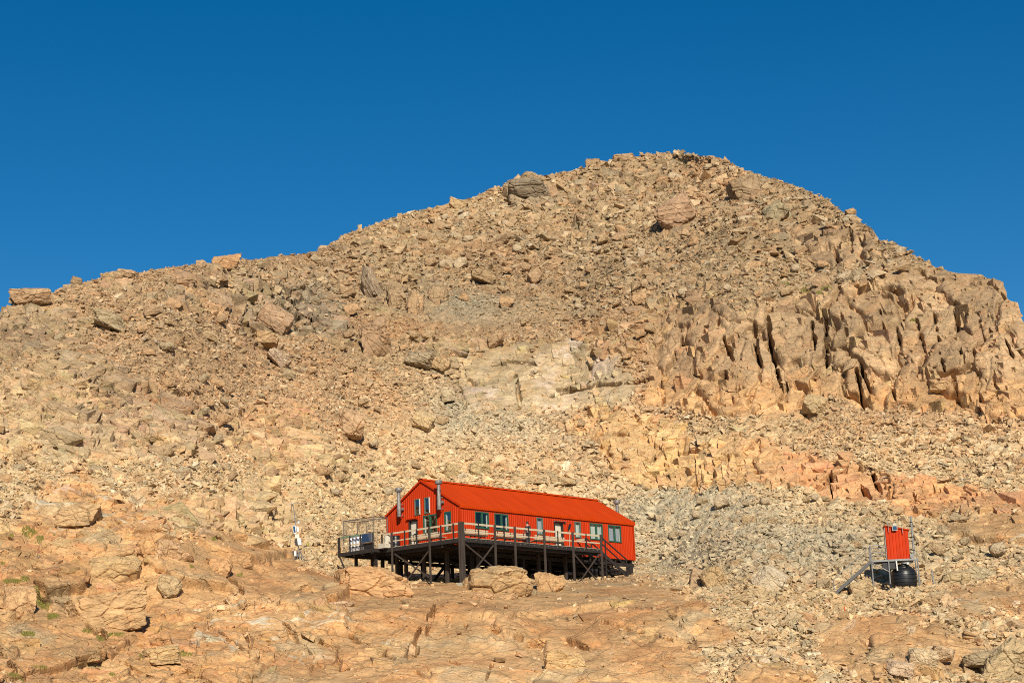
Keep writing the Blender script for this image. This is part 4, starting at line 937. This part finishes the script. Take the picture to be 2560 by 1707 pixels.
# return rail at the stair head
for z0, z1 in ((.80, .95), (.12, .27)):
    b = MB(); b.box(DX1-.06, DX1-.02, -.85, -.03, z0, z1); b.build('return_rail', M['pale'], deck)
b = MB(); b.box(DX1-.1, DX1-.0, -.93, -.86, -.28, 1.0); b.build('baluster', M['dark'], deck)
# stairs going down along the hut wall
st = MB()
for yy in (DY0+.02, -.95):
    st = MB(); st.bar((DX1+.02, yy, -.14), (DX1+3.55, yy, -2.05), .06, .24); st.build('stringer', M['dark'], deck)
for k in range(8):
    f_k = (k+.6)/8.2; X_ = DX1+.05+3.5*f_k; Z_ = -.10-1.92*f_k
    t_ = MB(); t_.box(X_-.13, X_+.13, DY0+.06, -.99, Z_-.045, Z_); t_.build('tread', M['dark'], deck)
for yy in (DY0-.03, -.90):
    h_ = MB(); h_.bar((DX1+.05, yy, .95), (DX1+2.95, yy, -.55), .05, .09); h_.build('stair_rail', M['dark'], deck)
    h_ = MB(); h_.bar((DX1+.05, yy, .48), (DX1+3.4, yy, -1.30), .05, .09); h_.build('stair_rail', M['dark'], deck)
    for X_, zt, zb in ((DX1+.52, .70, -2.9), (DX1+2.93, -.52, -2.9)):
        h_ = MB(); h_.box(X_-.05, X_+.05, yy-.075, yy-.027, zb, zt); h_.build('stair_post', M['dark'], deck)
# platform at the left with its mesh rail
b = MB(); x = PX0
while x < 2.0:
    b.box(x, x+.135, PY0+.003, PY1, -.035, 0); x += .145
b.build('deck_boards', M['under'], deck)
b = MB(); b.box(PX0-.05, PX0-.002, PY0, PY1, -.24, .012); b.box(PX0-.05, DX0+.0, PY0-.048, PY0-.001, -.24, .012); b.build('edge_beam', M['dark'], deck)
b = MB(); b.box(PX0, 2.1, PY1+.002, PY1+.05, -.24, .012); b.build('edge_beam', M['dark'], deck)
for y in np.arange(PY0+.3, PY1, .9):
    j = MB(); j.box(PX0, 2.0, y-.04, y+.04, -.36, -.037); j.build('joist', M['dark'], deck)
b = MB(); b.box(PX0-.13, PX0-.053, PY1-.10, PY1+.08, -.3, 1.1); b.build('post', M['dark'], deck)
for y in (PY0+.02, PY0+1.25, PY0+2.35):
    b = MB(); b.box(PX0-.11, PX0-.053, y-.04, y+.04, -.28, 1.1); b.build('baluster', M['dark'], deck)
for z0, z1, nm in ((.98, 1.05, 'top_rail'), (.42, .52, 'mid_rail')):
    b = MB(); b.box(PX0-.05, PX0-.012, PY0+.0, PY1-.1, z0, z1); b.build(nm, M['steel'] if z0 > .9 else M['pale'], deck)
b = MB()
for k in range(46): b.bar((PX0-.01, PY0+.06+k*.075, 1.0), (PX0-.01, PY0+.10+k*.075+.05*math.sin(k*1.7), 1.12+.03*math.sin(k*2.3)), .035, .05)
b.build('green_net', M['greennet'], deck)
for x, y, w_, zb in ((-2.2, PY1-.8, .09, -3.2), (-1.0, PY1-1.2, .09, -3.2), (.3, PY1-.9, .10, -3.8), (-.3, PY0+.5, .10, -3.8), (-2.3, PY0+.6, .10, -3.4)):
    b = MB(); b.box(x-w_, x+w_, y-w_, y+w_, zb, -.365); b.build('post', M['dark'] if x < -1.5 or x > 0 else M['post'], deck)
b = MB(); b.bar((PX0-.05, PY1, -.25), (PX0+.75, PY1-.3, -2.1), .07, .1); b.build('brace', M['dark'], deck)
# ------------------------------------------------------------------ things on and under the deck
def in_hut(p): return Matrix.Translation(HO)@Matrix.Rotation(HA, 4, 'Z')@Vector(p)
def hempty(name, p, rz=0): return empty(name, in_hut(p), HA+rz)
def bench(p, length, rz, label):
    r = hempty('bench', p, rz); tag(r, label, 'bench', 'slatted benches along the deck rail')
    n_ = 4
    for k in range(n_):
        s = MB(); s.bar((0, .0-.02*k, .30+.105*k), (length, -.02*k, .30+.105*k), .03, .085); s.build('back_slat', M['pale'], r)
    for k in range(3):
        s = MB(); s.box(0, length, .08+k*.12, .18+k*.12, .26, .29); s.build('seat_slat', M['pale'], r)
    for X_ in (.25, length/2, length-.25):
        s = MB(); s.bar((X_, .46, .245), (X_, .0, .24), .05, .03); s.bar((X_, .02, .24), (X_, -.10, .70), .05, .03); s.bar((X_, .44, .24), (X_, .50, .037), .05, .03); s.bar((X_, .05, .24), (X_, -.02, .037), .05, .03)
        s.build('leg_frame', M['blacks'], r)
bench((-1.95, DY0+.20, 0), 2.5, 0, 'pale slatted bench by the tall corner post on the long side of the hut')
bench((1.25, DY0+.20, 0), 3.2, 0, 'pale slatted bench with the person standing behind it')
bench((5.4, DY0+.20, 0), 3.25, 0, 'pale slatted bench in front of the cream door on the long side')
bench((DX0+.20, 2.75, 0), 2.95, -math.pi/2, 'pale slatted bench on the gable side of the deck')
def skinned(name, nodes, edges, mat, parent, root=0):
    me = bpy.data.meshes.new(name); me.from_pydata([n[0] for n in nodes], edges, []); o = bpy.data.objects.new(name, me); COL.objects.link(o); o.parent = parent
    o.modifiers.new('skin', 'SKIN'); sv = me.skin_vertices[0].data
    for i, n in enumerate(nodes):
        rr = n[1] if isinstance(n[1], tuple) else (n[1], n[1]); sv[i].radius = rr; sv[i].use_root = (i == root)
    s = o.modifiers.new('sub', 'SUBSURF'); s.levels = 2; s.render_levels = 2
    me.materials.append(mat); return o
pr = hempty('person', (5.85, -1.05, .0), math.pi); tag(pr, 'person in a dark jacket standing on the deck and looking left', 'person')
# local +x is the way the person faces
bn = [((0, 0, .92), (.15, .12)), ((0, 0, 1.10), (.14, .11)), ((.01, 0, 1.28), (.17, .12)), ((.02, 0, 1.42), (.10, .09)), ((.04, 0, 1.50), (.055, .055)), ((.07, 0, 1.58), (.085, .075)), ((.075, 0, 1.66), (.085, .075)),
      ((.0, .10, .88), (.09, .09)), ((.03, .11, .48), (.065, .065)), ((.0, .11, .10), (.045, .045)), ((.12, .11, .05), (.04, .035)),
      ((.0, -.10, .88), (.09, .09)), ((.01, -.11, .48), (.065, .065)), ((-.03, -.11, .10), (.045, .045)), ((.09, -.11, .05), (.04, .035)),
      ((.01, .19, 1.36), (.065, .06)), ((.02, .24, 1.10), (.048, .045)), ((.16, .20, .98), (.036, .034)), ((.25, .14, 1.0), (.03, .02)),
      ((.01, -.19, 1.36), (.065, .06)), ((.02, -.24, 1.10), (.048, .045)), ((.16, -.20, .98), (.036, .034)), ((.25, -.14, 1.0), (.03, .02))]
be = [(0, 1), (1, 2), (2, 3), (3, 4), (4, 5), (5, 6), (0, 7), (7, 8), (8, 9), (9, 10), (0, 11), (11, 12), (12, 13), (13, 14), (3, 15), (15, 16), (16, 17), (17, 18), (3, 19), (19, 20), (20, 21), (21, 22)]
for i in (18, 22):
    h0 = Vector(bn[i][0]); sgn = 1 if i == 18 else -1
    for q, (dx, dy, dz, ln_) in enumerate([(1, .25, .0, .05), (1, .08, -.1, .058), (1, -.08, -.1, .055), (1, -.22, -.15, .045), (.5, -.9*sgn, .2, .035)]):
        a_ = len(bn); bn.append((tuple(h0+Vector((dx*.03, (q-1.5)*.012, 0))), (.010, .010))); bn.append((tuple(h0+Vector((dx, dy*.5, dz)).normalized()*ln_*1.2+Vector((0, (q-1.5)*.012, -.01))), (.009, .009)))
        be += [(i, a_), (a_, a_+1)]
skinned('body', bn, be, M['skin'], pr)
cl_ = [((0, 0, .86), (.17, .14)), ((0, 0, 1.10), (.16, .13)), ((.01, 0, 1.28), (.19, .14)), ((.02, 0, 1.43), (.12, .10)), ((.01, .20, 1.36), (.08, .075)), ((.02, .25, 1.10), (.06, .06)), ((.15, .21, .985), (.05, .05)),
       ((.01, -.20, 1.36), (.08, .075)), ((.02, -.25, 1.10), (.06, .06)), ((.15, -.21, .985), (.05, .05))]
skinned('jacket', cl_, [(0, 1), (1, 2), (2, 3), (3, 4), (4, 5), (5, 6), (3, 7), (7, 8), (8, 9)], M['jacket'], pr)
tr_ = [((0, 0, .93), (.155, .13)), ((.0, .10, .86), (.105, .105)), ((.03, .11, .48), (.085, .085)), ((.0, .11, .12), (.07, .07)), ((.0, -.10, .86), (.105, .105)), ((.01, -.11, .48), (.085, .085)), ((-.03, -.11, .12), (.07, .07))]
skinned('trousers', tr_, [(0, 1), (1, 2), (2, 3), (0, 4), (4, 5), (5, 6)], M['trousers'], pr)
hm = MB(); hm.lathe([(.10, -.07), (.112, -.02), (.108, .04), (.08, .09), (.03, .112), (.004, .115)], (0, 0, 0), 16)
hr_ = hm.build('hair', M['hair'], pr, smooth=True); hr_.location = (.045, 0, 1.645); hr_.rotation_euler = (0, R(-12), 0)
fm = MB(); fm.tube((.155, .03, 1.635), (.17, .03, 1.635), .012, n=8); fm.tube((.155, -.03, 1.635), (.17, -.03, 1.635), .012, n=8); fm.build('eyes', M['hair'], pr)
fm = MB(); fm.tube((.15, 0, 1.625), (.19, 0, 1.60), .010, .018, n=8); fm.build('nose', M['skin'], pr)
for s_ in (-1, 1):
    fm = MB(); fm.tube((.06, s_*.075, 1.62), (.062, s_*.095, 1.625), .026, .02, n=10); fm.build('ear', M['skin'], pr)
# gas bottles, cage, panel
for k in range(7):
    y = PY0+2.72-k*.36
    r = hempty('gas_bottle', (PX0+.35, y, .0)); tag(r, ('silver gas bottle at the left end of the row on the platform', 'second silver gas bottle from the left on the platform', 'third silver gas bottle from the left on the platform', 'fourth silver gas bottle from the left on the platform', 'silver gas bottle just left of the blue panel', 'silver gas bottle half hidden behind the blue panel', 'silver gas bottle at the right end of the row behind the blue panel')[k], 'gas bottle', 'silver gas bottles on the platform')
    b = MB(); b.lathe([(.15, .0), (.15, .06), (.165, .1), (.17, .2), (.17, .92), (.15, 1.02), (.07, 1.09), (.03, 1.1)], n=20); b.build('cylinder', M['alu'], r, smooth=True)
    b = MB(); b.lathe([(.172, .30), (.178, .31), (.178, .36), (.172, .37)], n=20); b.build('strap', M['blacks'], r)
    b = MB(); b.lathe([(.10, 1.04), (.10, 1.17), (.09, 1.17), (.09, 1.05)], n=14); b.lathe([(.025, 1.08), (.025, 1.15)], n=8); b.build('valve_guard', M['steel'], r)
r = hempty('solar_panel', (PX0-.08, PY0+.08, 0)); tag(r, 'blue solar panel fixed to the rail of the left platform', 'solar panel')
b = MB(); b.box(-.07, -.04, .0, .98, .50, 1.08); b.build('glass_face', M['panel'], r)
b = MB(); b.box(-.075, -.03, -.03, -.001, .47, 1.11); b.box(-.075, -.03, .981, 1.01, .47, 1.11); b.box(-.075, -.03, -.001, .981, 1.081, 1.11); b.box(-.075, -.03, -.001, .981, .47, .499); b.build('frame', M['steel'], r)
b = MB(); b.box(.10, .13, -.0, .98, .05, .46); b.build('dark_board', M['blacks'], r)
r = hempty('wire_cage', (PX0+.1, PY0+.1, 0)); tag(r, 'tall thin wire cage standing over the gas bottles left of the hut', 'cage')
CX, CY, CZ = 1.35, 3.1, 2.25
for X_ in (0, CX):
    for Y_ in (0, CY):
        b = MB(); b.tube((X_, Y_, 0), (X_, Y_, CZ), .03, n=6); b.build('upright', M['mesh'], r)
b = MB()
for p_, q_ in (((0, 0), (CX, 0)), ((0, CY), (CX, CY)), ((0, 0), (0, CY)), ((CX, 0), (CX, CY))): b.tube((*p_, CZ), (*q_, CZ), .028, n=6)
b.tube((0, CY*.35, CZ), (CX, CY*.35, CZ), .02, n=6); b.tube((0, CY*.7, CZ), (CX, CY*.7, CZ), .02, n=6); b.tube((0, CY*.35, 0), (0, CY*.35, CZ), .018, n=6); b.tube((CX, CY*.35, 0), (CX, CY*.35, CZ), .018, n=6); b.tube((CX, CY*.7, 0), (CX, CY*.7, CZ), .018, n=6)
b.build('top_frame', M['mesh'], r)
b = MB()
for k in range(1, 32): b.tube((0, k*.1, 1.1), (0, k*.1, CZ), .0035, n=3); b.tube((CX, k*.1, 0.1), (CX, k*.1, CZ), .0035, n=3); b.tube((0, k*.1, CZ), (CX, k*.1, CZ), .004, n=3)
for k in range(11, 23): b.tube((0, 0, k*.1), (0, CY, k*.1), .0035, n=3); b.tube((CX, 0, k*.1), (CX, CY, k*.1), .0035, n=3); 
for k in range(1, 14): b.tube((k*.1, 0, 0.1), (k*.1, 0, CZ), .0035, n=3); b.tube((k*.1, CY, .1), (k*.1, CY, CZ), .0035, n=3)
for k in range(1, 22): b.tube((0, CY, k*.1), (CX, CY, k*.1), .0035, n=3)
b.build('wire_mesh', M['mesh'], r)
r = hempty('sack', (DX0+.15, 5.05, 0)); tag(r, 'white bulging sack between the blue panel and the hut', 'sack')
b = MB(); b.lathe([(.02, 0), (.26, .02), (.3, .15), (.27, .35), (.24, .55), (.27, .75), (.2, .9), (.1, .98), (.02, 1.0)], n=18); so = b.build('bag', M['cloth'], r, smooth=True)
b = MB(); b.tube((0, 0, .86), (0, 0, .9), .215, n=16); b.build('tie', M['pale'], r)
r = hempty('crate', (DX0-.42, 5.0, -.02)); tag(r, 'low cream box beside the white sack on the deck edge', 'box')
b = MB(); b.box(-.0, .34, -.25, .42, .02, .30); b.build('carton', M['cloth'], r); b = MB(); b.box(-.01, .35, -.26, .43, .301, .34); b.build('lid', M['cream'], r)
b = MB(); b.box(.02, .42, -.2, .40, -.04, .018); b.build('base_board', M['dark'], r)
r = hempty('barrel', (-.55, 5.85, 0)); tag(r, 'dark rain barrel against the gable wall at its left corner', 'barrel')
b = MB(); b.lathe([(.28, 0), (.3, .02), (.31, .25), (.30, .27), (.32, .45), (.32, .6), (.30, .63), (.31, .85), (.29, 1.0), (.26, 1.04)], n=24); b.build('drum', M['black'], r, smooth=True)
b = MB(); b.lathe([(.30, 1.0), (.31, 1.01), (.31, 1.06), (.02, 1.08)], n=24); b.build('lid', M['blacks'], r)
r = hempty('backpack', (DX0+.42, 2.55, .29)); tag(r, 'dark backpack on the left end of the gable side bench', 'backpack')
b = MB(); b.lathe([(.05, 0), (.17, .02), (.19, .2), (.18, .4), (.1, .5), (.02, .53)], n=14); b.build('pack', M['blacks'], r, smooth=True); b = MB(); b.path([(-.17, .05, .45), (-.24, .05, .3), (-.2, .05, .1)], .02); b.build('strap', M['jacket'], r)
r = hempty('snow_shovel', (11.52, -.10, .037)); tag(r, 'snow shovel with a dark blade upward leaning on the wall beside the cream door', 'shovel')
b = MB(); b.tube((0, 0, .0), (.05, .0, 1.65), .018, n=8); b.build('handle', M['pale'], r)
b = MB(); b.add([(-.10, -.02, 1.55), (.14, -.02, 1.60), (.30, -.02, 2.02), (.06, -.02, 2.0), (-.10, .02, 1.55), (.14, .02, 1.60), (.30, .02, 2.02), (.06, .02, 2.0)], [(0, 1, 2, 3), (7, 6, 5, 4), (0, 4, 5, 1), (1, 5, 6, 2), (2, 6, 7, 3), (3, 7, 4, 0)]); b.build('blade', M['blacks'], r)
r = hempty('water_bin', (.9, 5.3, -3.3)); tag(r, 'black open bin standing on the ground below the hut floor', 'bin')
b = MB(); b.lathe([(.6, 0), (.66, .05), (.7, .9), (.78, .95), (.78, 1.05), (.66, 1.05)], n=28); b.build('tub', M['black'], r, smooth=True)
b = MB(); b.lathe([(.715, .45), (.735, .47), (.735, .55), (.72, .57)], n=28); b.build('hoop', M['blacks'], r)
# concrete feet under the deck posts
for (X_, Y_, zt, lab) in ((-2.25, DY0-.1, -3.02, 'wide concrete block under the tall corner post'), (.98, DY0-.1, -1.78, 'concrete pad on the rounded rock under the second post'), (3.03, DY0-.1, -1.76, 'concrete pad on the rounded rock under the third post'), (14.6, DY0-.3, -2.15, 'long concrete step at the foot of the deck stairs')):
    s_ = (.42, .3, .5) if X_ < 14 else (.95, .3, .36)
    b = MB(); b.add([(-s_[0], -s_[1], -s_[2]), (s_[0], -s_[1], -s_[2]*.95), (s_[0]*1.03, s_[1], -s_[2]), (-s_[0], s_[1], -s_[2]*1.02), (-s_[0]*.9, -s_[1]*.9, 0), (s_[0]*.92, -s_[1]*.93, -.02), (s_[0]*.9, s_[1]*.9, 0), (-s_[0]*.88, s_[1]*.9, .01)],
                   [(0, 3, 2, 1), (4, 5, 6, 7), (0, 1, 5, 4), (1, 2, 6, 5), (2, 3, 7, 6), (3, 0, 4, 7)])
    o = b.build('concrete_footing' if X_ < 14 else 'concrete_step', M['concrete'], bevel=.02); o.matrix_world = Matrix.Translation(in_hut((X_, Y_, zt-.0)))@Matrix.Rotation(HA, 4, 'Z'); tag(o, lab, 'concrete block')
# ================================================================== THE TOILET
TR = 113.0; mt = TR/F
org = on_ray(2219, 1398, TR)                       # bottom left corner of the red box, front face
d_ = Vector((org.x, org.y, 0)).normalized(); AZ = math.atan2(-d_.x, d_.y)
toi = empty('toilet_cabin', org, AZ+R(4)); tag(toi, 'small red toilet cabin raised on a steel frame above a black tank', 'toilet')
w1, dp = 1.42, 1.5; hl, hr2 = 2.18, 1.88
def box_wall():
    m = clad(0, w1, 0, lambda x: hl+(hr2-hl)*x/w1, [], lambda s, o, z: (s, -o, z), pitch=.2); return m
box_wall().build('wall', M['red'], toi)
b = MB(); b.box(.0, .004, .002, dp, 0, hl-.01); b.build('wall', M['red'], toi)
b = MB(); b.box(w1-.004, w1, .002, dp, 0, hr2-.01); b.build('wall', M['red'], toi)
b = MB(); b.box(.004, w1-.004, dp-.004, dp, 0, hr2-.01); b.build('wall', M['red'], toi)
b = MB(); b.add([(-.05, -.12, hl+.02), (w1+.1, -.08, hr2-.03), (w1+.1, dp+.1, hr2-.03), (-.05, dp+.1, hl+.02), (-.05, -.08, hl-.05), (w1+.1, -.08, hr2-.10), (w1+.1, dp+.1, hr2-.10), (-.05, dp+.1, hl-.05)],
              [(0, 1, 2, 3), (7, 6, 5, 4), (0, 4, 5, 1), (1, 5, 6, 2), (2, 6, 7, 3), (3, 7, 4, 0)]); b.build('roof', M['roof'], toi)
b = MB(); b.box(-.06, -.02, .0, .06, -.1, 2.05); b.build('door_edge', M['steel'], toi)
for x, z0, z1 in ((.22, 1.72, 2.40), (1.09, 1.58, 2.22)):
    b = MB(); b.bar((x, -.17, z0), (x-.04, -.17, z1), .07, .03); b.build('strap', M['flue'], toi)
sp = MB(); sp.box(.44, .76, -.22, -.19, 1.80, 2.12); spo = sp.build('vent_panel', M['cloth'], toi); sp = MB(); sp.box(.47, .73, -.23, -.221, 1.83, 2.09); sp.build('panel_face', M['panel'], spo)
sp = MB(); sp.box(.50, .72, -.20, .02, 2.125, 2.27); sp.build('vent_box', M['cloth'], spo)
b = MB(); b.tube((w1+.26, -.05, .22), (w1+.26, -.05, 2.68), .065, n=14); fp = b.build('vent_pipe', M['steel'], toi, smooth=True)
for zz in (.5, 1.35, 2.3):
    b = MB(); b.tube((w1+.26, -.05, zz-.03), (w1+.26, -.05, zz+.03), .075, n=14); b.bar((w1+.26, -.05, zz), (w1, .05, zz), .03); b.build('clamp', M['blacks'], fp)
b = MB(); b.box(w1-.0, w1+.24, -.12, -.02, .05, .28); b.build('pipe_bracket', M['steel'], toi)
# frame
def tb(name, p, q, r_=.035, mat='steel'):
    b = MB(); b.tube(p, q, r_, n=8); return b.build(name, M[mat], toi)
lx = [-1.02, .04, 1.82]
for x, zb in ((-1.02, -2.4), (.04, -1.9), (1.86, -2.3)): tb('leg', (x, -.1, zb), (x, -.1, .0), .045)
for x, zb in ((-1.02, -1.9), (1.86, -1.9)): tb('leg', (x, dp, zb), (x, dp, .0), .045)
b = MB(); b.box(-1.05, 1.9, -.13, -.06, -.13, -.012); b.build('beam', M['steel'], toi); b = MB(); b.box(-1.05, 1.9, dp-.04, dp+.03, -.13, -.012); b.build('beam', M['steel'], toi)
b = MB(); b.box(-1.03, w1+.3, -.055, dp-.05, -.05, -.012); b.build('platform', M['flue'], toi)
tb('leg', (-1.02, -.1, 0), (-1.06, -.1, .95), .04); tb('leg', (-1.02, dp, 0), (-1.02, dp, .95), .04)
for zz in (.93, .76, .48, .28): tb('guard_rail', (-1.06, -.1, zz), (-.06, -.1, zz), .022, 'steel' if zz in (.93, .48) else 'flue')
tb('brace', (-.98, -.1, -.2), (.02, -.1, -.78), .035, 'flue'); tb('guard_rail', (-1.06, -.1, .93), (-1.02, dp, .93), .022)
# stairs of the toilet
for yy in (-.15, .75):
    b = MB(); b.bar((-1.05, yy, -.08), (-3.45, yy, -1.98), .06, .19); b.build('stringer', M['dsteel'], toi)
for k in range(10):
    q = (k+.5)/10; b = MB(); b.box(-1.05-2.4*q-.12, -1.05-2.4*q+.12, -.12, .72, -.10-1.9*q-.02, -.10-1.9*q+.015); b.build('tread', M['steel'], toi)
tb('hand_rail', (-1.06, .78, .92), (-3.5, .78, -1.05), .02); tb('hand_rail', (-2.3, -.18, -.15), (-3.5, -.18, -1.1), .014)
tb('rail_post', (-3.5, .78, -1.05), (-3.5, .78, -2.1), .02); tb('rail_post', (-2.3, .78, -.1), (-2.3, .78, -1.1), .02); tb('rail_post', (-3.5, -.18, -1.1), (-3.5, -.18, -2.1), .014)
# tank
tk = MB(); prof = []
for k in range(0, 61):
    z = -1.95+1.42*k/60; q = (z+1.24)/.78; base = .80*math.sqrt(max(.12, 1-abs(q)**3.2*.75)); prof.append((base*(1+.05*(1 if (k % 10) < 6 else 0)), z))
prof = [(.02, -1.95)]+prof+[(.55, -.50), (.40, -.42), (.36, -.30), (.02, -.28)]
tk.lathe(prof, (.98, .65, 0), 40); tank = tk.build('tank', M['black'], toi, smooth=True)
b = MB(); b.lathe([(.28, -.30), (.30, -.28), (.30, -.18), (.02, -.17)], (1.15, .35, 0), 20); b.build('tank_lid', M['white'], tank)
b = MB(); b.lathe([(.02, -.42), (.09, -.38), (.09, -.28), (.02, -.24)], (1.24, -.1, 0), 14); b.build('valve', M['white'], tank)
b = MB(); b.tube((.55, -.12, -.75), (.52, -.12, -.14), .05, n=12); b.build('white_pipe', M['white'], toi, smooth=True)
b = MB(); b.box(-.35, .5, .0, .5, -.62, -.14); b.build('tank_inlet', M['blacks'], toi)
r = empty('hose_coil', toi.matrix_basis@Vector((-.25, -.35, -1.98)), AZ); tag(r, 'black coil of hose lying by the tank under the toilet', 'hose')
b = MB()
for q in range(4):
    pts = [(.27*math.cos(a)+.03*q, .12*q+.05*math.sin(a*2), .26+.2*math.sin(a)+.02*q) for a in np.linspace(0, 6.28, 22)]; b.path(pts, .045, 6)
b.build('loops', M['blacks'], r)
b = MB(); b.path([(.25, 0, .1), (.5, .0, .05), (.8, .2, .1)], .03); b.build('tail', M['blacks'], r)
# small post with a stay wire right of the toilet
p, nm, rq = at(2335, 1462); r = empty('steel_post', p, AZ); tag(r, 'short steel post with a stay wire right of the black tank', 'post')
b = MB(); b.tube((0, 0, -.4), (-.06, 0, .95), .045, n=10); b.build('upright', M['steel'], r); b = MB(); b.bar((-.4, .05, .02), (.12, 0, .06), .08, .06); b.build('foot', M['steel'], r)
b = MB(); b.tube((-.05, 0, .85), (1.25, .3, .35), .014, n=5); b.build('wire', M['blacks'], r)
p, nm, rq = at(2115, 1528); r = empty('orange_stake', p, 0); tag(r, 'thin orange marker stake stuck in the stones before the toilet', 'stake')
b = MB(); b.tube((0, 0, -.3), (-.05, 0, .68), .04, .032, n=8); b.build('pole', M['orange'], r); b = MB(); b.lathe([(.045, .42), (.046, .48)], (-.04, 0, 0), 8); b.build('band', M['red'], r)
# ================================================================== WEATHER STATION
p, nm, rq = at(752, 1402); ws = empty('weather_station', p, .0); tag(ws, 'weather station mast with white boxes left of the hut', 'weather station')
mw = rq/F
def W(x, y, dep=0.0): return Vector((( x-752)*mw, dep, (1402-y)*mw))   # metres right of and above the mast foot
def wtube(name, a, b_, r_, mat='steel', par=ws, n=8):
    m = MB(); m.tube(a, b_, r_, n=n); return m.build(name, M[mat], par)
wtube('mast', W(752, 1410), W(735, 1262), .03)
wtube('sensor_arm', W(740, 1296, .0), W(756, 1292), .018, 'blacks'); wtube('sensor_arm', W(718, 1262), W(758, 1258), .014)
m = MB(); m.lathe([(.01, 0), (.06, .02), (.06, .08), (.01, .1)], tuple(W(734, 1260)), 10); m.build('wind_sensor', M['white'], ws)
m = MB(); c0 = W(748, 1306); m.lathe([(.08, -.12), (.1, -.1), (.07, -.06), (.1, -.03), (.07, .02), (.1, .05), (.02, .1)], tuple(c0), 12); m.build('radiation_shield', M['white'], ws)
def wbox(name, x0, y0, x1, y1, mat, d0=-.22, d1=-.05, skew=.12, par=ws):
    a = W(x0, y0); b_ = W(x1, y1); lean = (a.z-b_.z)*skew; m = MB()
    m.add([(a.x+lean, d0, b_.z), (b_.x+lean, d0, b_.z), (b_.x+lean, d1, b_.z), (a.x+lean, d1, b_.z), (a.x, d0, a.z), (b_.x, d0, a.z), (b_.x, d1, a.z), (a.x, d1, a.z)],
          [(0, 3, 2, 1), (4, 5, 6, 7), (0, 1, 5, 4), (1, 2, 6, 5), (2, 3, 7, 6), (3, 0, 4, 7)])
    return m.build(name, M[mat], par)
pf = wbox('panel_frame', 734, 1315, 741.5, 1335, 'white'); wbox('panel_face', 735, 1317, 740, 1332.5, 'panel', -.24, -.222, par=pf)
wbox('upper_box', 743.5, 1319, 749, 1331, 'white'); wbox('cream_box', 740, 1337.5, 750, 1347, 'cream', -.3, -.02)
wbox('logger_box', 745.5, 1347.6, 754.5, 1364.5, 'white', -.34, -.02); pf2 = wbox('dark_panel', 739, 1349, 744.8, 1365, 'blacks', -.3, -.1)
wtube('stay', W(752, 1372), W(722, 1384), .02, 'flue'); wtube('stay', W(752, 1372, 0), W(775, 1364, .3), .02, 'flue'); wtube('stay', W(752, 1380), W(730, 1408, -.3), .02); wtube('stay', W(752, 1375), W(760, 1405, -.2), .02)
for k in range(5): wtube('tripod_leg', W(752, 1378, -.05+.02*k), W(732+k*8, 1404+(k % 2)*3, -.3+.15*k), .022, 'flue')
r = empty('battery_pot', p+W(740, 1384, -.25), 0); tag(r, 'small white pot hanging low on the weather mast legs', 'pot')
m = MB(); m.lathe([(.08, -.22), (.1, -.2), (.1, .12), (.06, .15)], n=14); m.build('pot_body', M['white'], r, smooth=True); m = MB(); m.lathe([(.11, .13), (.11, .17), (.02, .18)], n=14); m.build('lid', M['cream'], r)
p2 = at(769, 1365)[0]; r = empty('fuel_can', p2, 0); tag(r, 'olive yellow canister standing on the scree right of the weather station', 'canister')
m = MB(); m.lathe([(.07, 0), (.085, .02), (.085, .36), (.06, .40), (.02, .41)], n=14); m.build('can_body', M['yellow'], r, smooth=True); m = MB(); m.lathe([(.03, .40), (.03, .45)], n=8); m.build('cap', M['blacks'], r)
